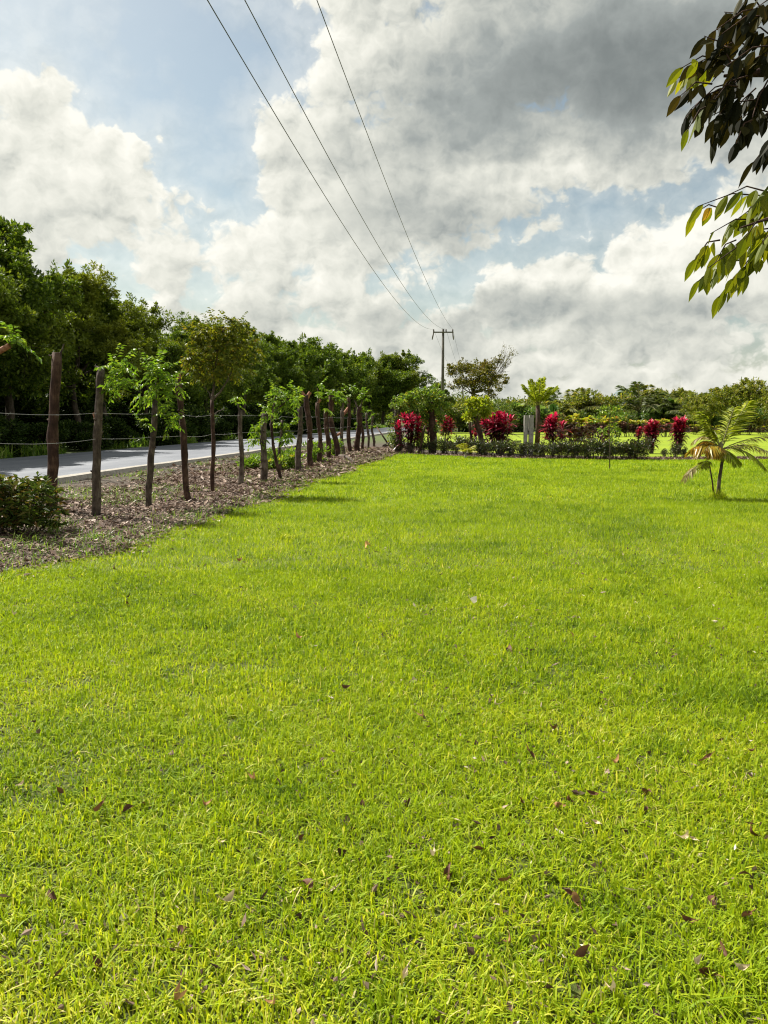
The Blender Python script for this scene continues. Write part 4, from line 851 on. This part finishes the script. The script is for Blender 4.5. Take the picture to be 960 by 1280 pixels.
    put('airy_tree', 'airy flat crowned tree with sky showing through its twigs', 'tree', ag, 848, 105, hh(487, 105), 6, rz=1)
    put('airy_tree', 'thin flat topped tree left of the yellowish tree', 'tree', ag, 823, 112, hh(487, 112), 6, rz=4)
    yg = tree_meshes(614, 6.4, 3.8, 1.2, 17, 10, 15000, .27, .13, 'foliage_yellow_green', 'bark_far', .15, .5, .8, cs=.20)
    put('garden_tree', 'large yellowish green tree at the right edge', 'tree', yg, 925, 78, hh(474, 78), 6.4, rz=.2, wx=1.0)
    put('garden_tree', 'lower yellowish green tree right of the orange palm', 'tree', yg, 880, 84, hh(492, 84), 6.4, rz=2.2, wx=1.1)
    put('garden_tree', 'yellowish green tree cut by the right edge', 'tree', yg, 985, 74, hh(478, 74), 6.4, rz=3.9, wx=1.1)
    sb = []
    for i in range(3):
        rng = np.random.default_rng(660 + i); lf = MB(); st = MB()
        for k in range(22):
            c = np.array([rng.normal(0, 1.3), rng.normal(0, .8), rng.uniform(.25, 2.6 + .5 * i)]); clump(lf, rng, c, (.6, .6, .5), 110, .34, .15, .5, .3); st.tube([(c[0] * .5, c[1] * .5, -.05), c], [.04, .02], 4, False)
        sb.append((st.mesh('stems', 'bark_far', True), lf.mesh('foliage', ['foliage_far', 'banana', 'foliage_yellow_green'][i])))
    for i, px in enumerate(range(560, 980, 15)):
        dist = 95 + rg.uniform(0, 5); t = thing('garden_bush', 'broad leaved bush in the tall green band behind the second lawn', 'bush', Vector((at(px + rg.uniform(-5, 5), 525, dist).x, dist, 0)), 'bushes behind the second lawn', rg.uniform(0, 6.28)); s_ = rg.uniform(.8, 1.2) * (.7 if 755 < px < 795 else 1); t.scale = (s_ * 1.1, s_ * 1.1, s_)
        for n_, me in zip(('stems', 'foliage'), sb[rg.randrange(3)]):
            o = bpy.data.objects.new(n_, me); COL.objects.link(o); o.parent = t
    # croton rows
    cr = []
    for i in range(3):
        rng = np.random.default_rng(640 + i); a_ = MB(); b_ = MB(); s_ = MB()
        for k in range(9):
            a = rng.uniform(0, 6.28); r = rng.uniform(.1, .85); z = rng.uniform(.85, 1.4); x, y = math.cos(a) * r, math.sin(a) * r
            strap_rosette(a_, rng, (x, y, z), 20, .38, .12, .7); strap_rosette(b_, rng, (x, y, z - .28), 16, .36, .11, .3); strap_rosette(b_, rng, (x * .9, y * .9, z - .5), 14, .34, .11, .2); strap_rosette(b_, rng, (x * .9, y * .9, z - .72), 8, .3, .1, .1)
            s_.tube([(x * .3, y * .3, -.03), (x, y, z)], [.02, .012], 5, False)
        cr.append((s_.mesh('stem', 'bark_far', True), a_.mesh('yellow_foliage', 'croton'), b_.mesh('dark_foliage', 'croton_dark')))
    def croton(px, py, s, lab, grp, i):
        t = thing('croton_shrub', lab, 'shrub', gp(px, py), grp, rg.uniform(0, 6.28)); t.scale = (s * 1.15, s * 1.15, s)
        for n_, me in zip(('stem', 'yellow_foliage', 'dark_foliage'), cr[i % 3]):
            o = bpy.data.objects.new(n_, me); COL.objects.link(o); o.parent = t
    for i, px in enumerate(range(700, 842, 12)): croton(px, 546, rg.uniform(.88, 1.1), 'yellow croton shrub in the row across the second lawn', 'crotons across the second lawn', i)
    croton(716, 562, 1.12, 'nearer yellow croton with red stems right of the forked cordyline', None, 1)
    croton(740, 560, 1.15, 'nearer yellow croton at the left of the sapling', None, 2)
    for i, px in enumerate(range(868, 1010, 17)): croton(px, 543.5, rg.uniform(.6, .75), 'dark croton in the low row at the back of the lawn right', 'dark crotons on the right', i)
    # far woods and hill
    rng = np.random.default_rng(90); fw = MB(); 
    for i in range(330):
        px = rng.uniform(-200, 1250); dist = rng.uniform(170, 235); b = at(px, 525, dist); h = dist * rng.uniform(.020, .034)
        if 470 < px < 560: h *= 1.2
        if 755 < px < 800: h *= .75
        for q in range(4): clump(fw, rng, (b.x + rng.normal(0, 3), dist + rng.normal(0, 3), h * rng.uniform(.35, .85)), (h * .5, h * .5, h * .33), 150, .8, .45, .1, .4)
    tag(fw.build('distant_woods', 'foliage_far'), 'distant woods closing the horizon', kind='stuff')
    V = []; F = []; c0 = at(776, 525, 1500); n1 = 40
    for i in range(13):
        ph = i / 12 * math.pi / 2
        for k in range(n1):
            a = k / n1 * 2 * math.pi; V.append((c0.x + math.cos(a) * math.cos(ph) * 25 * (1 + .05 * math.sin(3 * a)), 1500 + math.sin(a) * math.cos(ph) * 40, 58 * math.sin(ph) ** .9 - 2))
            if i: F.append(((i - 1) * n1 + k, (i - 1) * n1 + (k + 1) % n1, i * n1 + (k + 1) % n1, i * n1 + k))
    o = MB().raw(V, F).build('hill', 'hill_haze', None, True); tag(o, 'small distant hill in painted haze blue above the palms', kind='structure')
build_bed()

# ------------------------------------------------------------------ small plants on the lawn
def build_lawn_plants():
    # orange palm on the right
    b = gp(897, 624); d = b.y; k = d / FPX; rng = np.random.default_rng(17)
    t = thing('young_palm', 'young palm with two stems and orange lower fronds on the right of the lawn', 'palm', b)
    L_ = lambda px, py: np.array(at(px, py, d) - b)
    MB().tube([(0, 0, -.05), L_(899, 600) * .99, L_(903, 575)], [.038, .030, .026], 9, True, rng, .06).build('stem', 'bark_grey', t, True)
    MB().tube([(-.05, 0, -.05), L_(890, 600), L_(886, 577)], [.017, .013, .012], 7, True).build('stem', 'bark_brown', t, True)
    top = L_(901, 562)
    MB().tube([L_(903, 577), L_(902, 562), L_(901, 552)], [.03, .035, .015], 8).build('crownshaft', 'palm_stem', t, True)
    gm, om, dm = 'palm_green', 'palm_orange', 'palm_dry'
    def f(m, az, el, L, ll, dr, n=40, w=.024, hang=.3, base=None):
        lm_, st_ = MB(), MB(); frond(lm_, st_, rng, top if base is None else base, az, el, L, ll, dr, n, w, .011, hang)
        o = lm_.build('frond', m, t); st_.build('stalk', 'palm_stem', o, True)
        if m != gm: o['label'] = {'palm_orange': 'orange yellow drooping frond', 'palm_dry': 'thin drying frond'}[m]
    f(gm, .15, 1.08, 1.15, .40, .25, 60, .036); f(gm, 3.05, 1.15, 1.0, .38, .45, 56, .036); f(gm, .4, 1.25, .95, .36, .3, 56, .026); f(gm, 2.9, 1.15, .85, .36, .55, 50, .034); f(gm, 1.6, 1.0, .8, .34, .7, 46, .03)
    f(dm, -.05, .35, 1.15, .30, .75, 44, .016); f(dm, -.35, .5, 1.0, .28, .4, 40, .014); f(gm, .5, .2, 1.05, .28, .2, 40, .016); f(gm, 5.8, .25, .85, .28, 1.0, 40, .024)
    f(om, 3.25, .55, .72, .36, .85, 54, .036, .5); f(om, 2.8, .85, .65, .34, 1.0, 54, .036, .5); f(om, 3.7, .6, .62, .34, 1.0, 50, .036, .5); f(om, 4.0, .5, .5, .26, 1.1, 40, .03, .5)
    f(dm, 3.0, .95, .95, .22, 1.15, 34, .016); f(dm, 3.45, .15, .62, .22, 1.0, 30, .02, base=L_(887, 580)); f(dm, 3.1, .5, .55, .2, 1.2, 30, .02, base=L_(887, 585))
    f(gm, 4.0, .4, .4, .22, .9, 30, .024, base=L_(886, 578)); f(gm, 5.9, -.1, .38, .22, .8, 28, .024); f(gm, .9, -.1, .35, .22, .8, 28, .024); f(gm, 5.2, -.2, .4, .22, .7, 28, .024)
    tu = MB(); n = 380; a = rng.uniform(0, 6.28, n); r = rng.uniform(0, .17, n)
    blades(tu, b.x + np.cos(a) * r, b.y + np.sin(a) * r, rng.uniform(.08, .24, n), rng.uniform(.006, .012, n), rng.gamma(2, .4, n), rng, 2); tag(tu.build('grass_tuft', 'grass'), 'dark grass tuft round the foot of the orange palm', 'grass tuft')
    # sapling
    b = gp(762, 587); d = b.y; t = thing('sapling', 'thin young sapling with sparse small leaves standing alone on the lawn', 'tree', b); L_ = lambda px, py: np.array(at(px, py, d) - b); w = MB(); lf = MB()
    w.tube([(0, 0, -.05), L_(762.5, 560), L_(761.5, 535), L_(762, 508)], [.016, .014, .012, .006], 6)
    for (x0, y0, x1, y1) in [(762, 548, 770, 540), (762, 545, 754, 538), (762, 535, 745, 524), (762, 530, 780, 520), (762, 525, 752, 512), (762, 522, 772, 512), (762, 552, 768, 549), (762, 541, 769, 533)]:
        twig(w, L_(x0, y0), L_(x1, y1), .006, .003, rng, .01); e = L_(x1, y1); clump(lf, rng, e, (.13, .13, .09), 40, .11, .055, 0, .3)
    clump(lf, rng, L_(762, 514), (.22, .22, .16), 90, .11, .055)
    w.build('trunk', 'bark_grey', t, True); lf.build('foliage', 'vine', t)
    # small yellow palm at the hedge
    b = gp(582, 573); d = b.y; t = thing('small_yellow_palm', 'small yellow green palm seedling in front of the hedge', 'palm', b); lf = MB(); st = MB()
    MB().tube([(0, 0, -.03), (0, 0, .2)], [.05, .035], 8, True).build('trunk', 'bark_pale', t, True)
    for q in range(9): frond(lf, st, rng, (0, 0, .2), q * 2.4, rng.uniform(.35, 1.3), .55, .22, .5, 22, .035, .01, .2)
    lf.build('frond', 'palm_yellow', t); st.build('frond_stalk', 'palm_stem', t, True)
    # tufts
    for (px, py, r0, h0, n, m, lab) in [(360, 674, .13, .11, 150, 'grass', 'pale green grass tuft alone on the lawn near the litter'), (66, 668, .07, .42, 26, 'weed', 'tall bright grass tuft beside the bronze shrub'), (8, 690, .16, .30, 24, 'weed', 'long arching grass at the left edge below the shrub'),
                                        (34, 680, .2, .28, 26, 'weed_dark', 'arching grass blades under the bronze shrub'), (118, 676, .2, .12, 90, 'weed', 'low grass patch in the litter below the grey post')]:
        c = gp(px, py); mb = MB(); a = rng.uniform(0, 6.28, n); r = rng.uniform(0, 1, n) ** .6 * r0
        blades(mb, c.x + np.cos(a) * r, c.y + np.sin(a) * r, rng.uniform(.4, 1, n) * h0, rng.uniform(.006, .012, n), rng.gamma(2.4, .38, n), rng, 3); tag(mb.build('grass_tuft', m), lab, 'grass tuft')
    # bronze shrub
    b = gp(4, 668); d = b.y; k = d / FPX; t = thing('bronze_shrub', 'dense dark green and bronze shrub at the left edge in front of the tallest post', 'shrub', b); lf = MB(); st = MB()
    for q in range(330):
        x = rng.uniform(-.95, .62); y = rng.uniform(-.3, .45); hmax = .70 * math.sqrt(max(.05, 1 - (x / .9) ** 2 * .75)); z = rng.uniform(.08, hmax)
        if q % 4 == 0: st.tube([(x * .7, y * .7, -.02), (x, y, z)], [.006, .004], 4, False)
        nn = 12; a = rng.uniform(0, 6.28, nn); e = rng.uniform(-.3, .9, nn); D = np.stack([np.cos(a) * np.cos(e), np.sin(a) * np.cos(e), np.sin(e)], 1)
        lf.leaves(np.array([x, y, z]) + rng.normal(0, .025, (nn, 3)), D, rng.uniform(.09, .16, nn), rng.uniform(.028, .046, nn), rng, flat=.4, droop=.2)
    st.build('stem', 'bark_grey', t, True); lf.build('foliage', 'bronze_shrub', t)
    # bushes behind the fence
    for (px, py, wpx, hpx, lab) in [(340, 589, 32, 30, 'broad leaved green bush behind the stout grey post'), (362, 587, 20, 26, 'darker bush between the leaning and the grey posts'), (394, 579, 13, 28, 'light green bush behind the knobbly post'), (312, 588, 13, 16, 'small low bush left of the stout grey post'), (418, 571, 10, 22, 'small green bush behind the far posts')]:
        b = gp(px, py); k = b.y / FPX; t = thing('low_bush', lab, 'bush', b, 'bushes between the fence and the road'); lf = MB(); st = MB()
        for q in range(26):
            c = np.array([rng.normal(0, wpx * k * .38), rng.normal(0, .2), rng.uniform(.06, hpx * k * .85)]); clump(lf, rng, c, (.13, .13, .09), 30, .13, .055, .5, .3); st.tube([(c[0] * .4, c[1] * .4, -.02), c], [.008, .005], 4, False)
        st.build('stem', 'bark_grey', t, True); lf.build('foliage', 'sprout' if wpx < 25 else 'vine', t)
build_lawn_plants()

# ------------------------------------------------------------------ fallen leaves on the lawn
def build_fallen():
    rng = np.random.default_rng(23)
    def lm(seed, m, L, W):
        r = np.random.default_rng(seed); mb = MB(); n = 8; V = []; F = []
        curl = r.uniform(-1.5, 3.5); tw = r.uniform(-1.8, 1.8)
        for i in range(n):
            t = i / (n - 1); w = W * math.sin(math.pi * min(1, t * .93 + .04)) ** .8; a = tw * t; x = L * (t - .5); z = .01 + curl * L * (t - .5) ** 2 + .004
            for s in (-1, 0, 1): V.append((x, s * w / 2 * math.cos(a), z + abs(s) * w * .55 + s * w / 2 * math.sin(a)))
            if i: k = (i - 1) * 3; F += [(k, k + 1, k + 4, k + 3), (k + 1, k + 2, k + 5, k + 4)]
        mb.tube([(-L * .5, 0, .014 + curl * L * .25), (-L * .68, .004, .02 + curl * L * .4)], [.0018, .0012], 4, False, rnd=.5)
        mb.raw(V, F, None, r.random()); return mb.mesh('fallen_leaf', m, True)
    meshes = [lm(i, m, r_, w_) for i, (m, r_, w_) in enumerate([('dead_brown', .062, .026), ('dead_brown', .075, .030), ('dead_dark', .055, .026), ('dead_dark', .07, .028), ('dead_brown', .05, .024), ('dead_pale', .05, .022)])]
    lab = {'dead_brown': 'curled brown leaf lying in the lawn grass', 'dead_dark': 'dark shrivelled leaf lying in the lawn grass', 'dead_pale': 'pale dry leaf lying in the lawn grass'}
    spots = [(726, 1212), (893, 1140), (858, 1165), (925, 1160), (930, 1106), (935, 1055), (877, 1223), (925, 1226), (868, 1222), (770, 1258), (717, 1130), (633, 1115), (710, 1128), (555, 1108), (543, 1085), (560, 1100), (690, 1012), (652, 1016), (744, 1035), (706, 1010), (805, 1020), (865, 1058),
             (288, 1140), (275, 1062), (178, 1148), (123, 1028), (160, 1020), (187, 1013), (255, 1017), (380, 1060), (72, 1003), (215, 1270), (345, 1272), (123, 1215), (230, 1178), (380, 1120), (455, 1013), (510, 1012), (617, 890), (660, 950), (693, 920), (720, 800), (636, 818), (372, 805), (430, 870), (162, 760), (15, 775), (745, 1005), (812, 1000),
             (860, 1060), (905, 1200), (640, 1190), (600, 1070), (500, 1240), (30, 990), (70, 1130), (140, 715), (215, 690), (180, 700), (530, 905), (880, 960), (940, 950), (930, 985), (770, 965), (320, 985)]
    for i, (px, py) in enumerate(spots):
        j = int(rng.choice([0, 1, 2, 3, 4, 5, 5])) if i > 3 else [1, 3, 0, 1][i]; me = meshes[j]; o = bpy.data.objects.new('fallen_leaf', me); COL.objects.link(o)
        g = gp(px, py); o.location = (g.x, g.y, .018 + rng.uniform(0, .015)); o.rotation_euler = (rng.normal(0, .7), rng.normal(0, .6), rng.uniform(0, 6.28)); s = rng.uniform(.5, .92) * (1 if g.y < 4 else 1.15); o.scale = (s, s, s)
        tag(o, lab[me.materials[0].name], 'fallen leaf', 'fallen leaves scattered on the lawn')
    mb = MB(); n = 6500; Y = 1.3 + 9 * rng.random(n) ** 1.4; X = rng.uniform(-1, 1, n) * (0.5 * Y + .6); k = (X - SL * Y > edge_arr(Y)) & (rng.random(n) < np.clip(2.2 * vnoise(X, Y, .4, 51) - .55 + .45 * (X > 0), 0, 1)); X, Y = X[k], Y[k]; n = len(X); a = rng.uniform(0, 6.28, n)
    mb.leaves(np.stack([X, Y, rng.uniform(.016, .036, n)], 1), np.stack([np.cos(a), np.sin(a), rng.normal(.1, .5, n)], 1), rng.gamma(4, .0062, n), rng.gamma(4, .0028, n), rng, rng.beta(1.2, 1.4, n))
    tag(mb.build('lawn_debris', 'litter'), 'tiny bits of dead leaf caught in the lawn grass', kind='stuff')
    for px, py, m, L, W, l in [(593, 765, 'dead_white', .085, .05, 'whitish dry leaf in the middle of the lawn'), (460, 688, 'dead_orange', .09, .055, 'single orange fallen leaf in the upper middle of the lawn'), (300, 710, 'dead_brown', .07, .04, 'lone brown leaf on the lawn right of the litter edge')]:
        g = gp(px, py); o = bpy.data.objects.new('fallen_leaf', lm(px, m, L, W)); COL.objects.link(o); o.location = (g.x, g.y, .05); o.rotation_euler = (-.15, 0, .9); tag(o, l, 'fallen leaf')
build_fallen()

# ------------------------------------------------------------------ near tree whose branch hangs into the frame
def build_near_tree():
    rng = np.random.default_rng(41); D0 = 3.3
    t = thing('overhanging_tree', 'leafy branches of a nearby tree hanging in at the upper right', 'tree', (3.6, 2.9, 0)); b = Vector((3.6, 2.9, 0))
    wood = MB(); wood.tube([(0, 0, -.1), (.05, .02, 1.2), (-.02, .06, 2.3), (-.1, .05, 3.2)], [.16, .13, .12, .10], 12, True, rng, .06); wood.build('trunk', 'bark_grey', t, True)
    br = MB(); lf = MB(); up_ = MB(); cur = [lf]; A = lambda px, py, dd=0.0: np.array(at(px, py, D0 + dd) - b)
    def leaf(p, d, L, W, r):
        d = d / np.linalg.norm(d); q = rng.normal(size=3) * .75 + np.array([.3, 1, .3]); s = np.cross(d, q); s /= np.linalg.norm(s); n = np.cross(s, d); V = []; F = []; ts = [0, .12, .3, .5, .7, .86, 1.0]; ws = [.04, .5, .92, 1.0, .78, .36, .0]
        bend = rng.uniform(-.05, .22)
        for i, (tt, w) in enumerate(zip(ts, ws)):
            c = p + d * L * tt - np.array([0, 0, bend * L * tt * tt]); 
            for e in (-1, 0, 1): V.append(c + s * e * w * W / 2 + n * abs(e) * w * W * .14)
            if i: k = (i - 1) * 3; F += [(k, k + 1, k + 4, k + 3), (k + 1, k + 2, k + 5, k + 4)]
        cur[0].raw(V, F, None, r)
    def spray(p0, p1, n, L=.105, hang=.75, sag=.03):
        """a drooping compound leaf from p0 to p1 with leaflets in pairs"""
        p0, p1 = np.array(p0), np.array(p1); m = (p0 + p1) / 2 + np.array([0, 0, sag]); br.tube([p0, m, p1], [.0035, .0028, .0015], 5, False)
        d = (p1 - p0) / np.linalg.norm(p1 - p0)
        for i in range(n):
            tt = (i + .75) / n * .96 + .04; q = p0 * (1 - tt) ** 2 + 2 * m * tt * (1 - tt) + p1 * tt * tt; sd_ = np.cross(d, (0, 0, 1)); sd_ /= np.linalg.norm(sd_) + 1e-9
            for sg in ((-1, 1) if i < n - 1 else (0,)):
                dd = d * .55 + sd_ * sg * .45 + np.array([0, 0, -hang * rng.uniform(.6, 1.4)]) + rng.normal(0, .16, 3)
                leaf(q, dd, L * rng.uniform(.75, 1.15), L * rng.uniform(.33, .43), rng.beta(1.5, 1.8) * .92 if rng.random() > .015 else .97)
    def limb(pts, r0, r1): br.tube(pts, np.linspace(r0, r1, len(pts)), 8, False)
    limb([(-.08, .05, 3.0), A(1180, 60, .1), A(1040, 70), A(960, 90), A(905, 95)], .06, .006)
    limb([(-.05, .05, 2.9), A(1200, 260, .1), A(1060, 245), A(985, 265), A(925, 285)], .026, .003)
    limb([A(1100, 60, .05), A(1010, -20), A(950, -30)], .03, .008)
    S = [((940, 60), (898, 62), 4), ((920, 75), (865, 82), 5), ((905, 90), (842, 100), 5), ((915, 80), (880, 45), 4), ((935, 95), (885, 130), 5), ((925, 100), (862, 138), 5), ((905, 110), (855, 150), 4), ((945, 110), (910, 160), 5), ((960, 100), (935, 165), 5), ((945, 40), (905, 15), 4), ((958, 20), (925, -5), 4),
         ((970, 50), (930, 40), 5), ((975, 80), (940, 75), 5), ((980, 120), (955, 150), 5), ((960, 140), (925, 150), 4), ((930, 120), (895, 150), 4), ((975, 10), (945, 10), 4), ((950, 70), (915, 110), 5), ((935, 30), (905, 50), 4), ((985, 30), (960, 60), 5), ((1000, 100), (970, 120), 5), ((915, 60), (885, 75), 3), ((975, 180), (940, 205), 3), ((985, 150), (958, 185), 4),
         ((960, 240), (905, 246), 3), ((958, 245), (872, 258), 3), ((965, 260), (920, 275), 4), ((950, 275), (888, 292), 3), ((965, 285), (915, 310), 4), ((960, 300), (885, 335), 5), ((970, 300), (930, 335), 5), ((985, 280), (950, 300), 4), ((980, 250), (945, 262), 4), ((1000, 260), (965, 290), 4), ((990, 220), (958, 235), 3)]
    S += [((905, 262), (866, 268), 2), ((900, 300), (868, 326), 4), ((925, 325), (872, 352), 5), ((940, 335), (898, 372), 5), ((955, 320), (915, 350), 5), ((960, 275), (930, 300), 4), ((920, 300), (893, 330), 4), ((905, 75), (850, 86), 3), ((890, 105), (848, 122), 3), ((890, 130), (858, 165), 3), ((915, 140), (890, 175), 4), ((940, 150), (920, 180), 4)]
    S += [((rng.uniform(915, 985), y_ := rng.uniform(0, 150)), (rng.uniform(870, 950), y_ + rng.uniform(5, 35)), 4) for _ in range(7)]
    S += [((rng.uniform(955, 1010), y_ := rng.uniform(10, 320)), (rng.uniform(935, 970), y_ + rng.uniform(5, 35)), 4) for _ in range(4)]
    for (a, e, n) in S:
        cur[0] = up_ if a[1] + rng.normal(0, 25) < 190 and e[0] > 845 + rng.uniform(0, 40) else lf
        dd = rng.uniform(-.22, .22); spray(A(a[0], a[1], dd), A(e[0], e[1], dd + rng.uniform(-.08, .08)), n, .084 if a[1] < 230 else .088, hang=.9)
    for q in range(80):                     # along the limbs, right of the frame
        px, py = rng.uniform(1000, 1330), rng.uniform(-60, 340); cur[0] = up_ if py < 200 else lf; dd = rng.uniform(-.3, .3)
        spray(A(px, py, dd), A(px - rng.uniform(10, 45), py + rng.uniform(5, 35), dd), 5, .088, hang=.9)
    # the rest of the crown, outside the frame
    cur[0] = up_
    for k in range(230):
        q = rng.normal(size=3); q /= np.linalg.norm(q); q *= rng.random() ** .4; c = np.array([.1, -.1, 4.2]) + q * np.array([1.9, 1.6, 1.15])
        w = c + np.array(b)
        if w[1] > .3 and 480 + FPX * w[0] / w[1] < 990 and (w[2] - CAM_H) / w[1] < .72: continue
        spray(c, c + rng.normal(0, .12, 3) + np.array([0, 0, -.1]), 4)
        if k % 4 == 0: limb([(-.1, .05, 3.1), c * .5 + np.array([0, 0, 1.8]), c], .02, .004)
    br.build('branch', 'bark_brown', t, True); lf.build('foliage', 'near_leaf', t)['label'] = 'lighter green sprays'; up_.build('foliage', 'near_leaf_shaded', t)['label'] = 'bronze tinged upper leaves with backlit shade in their colour'
build_near_tree()
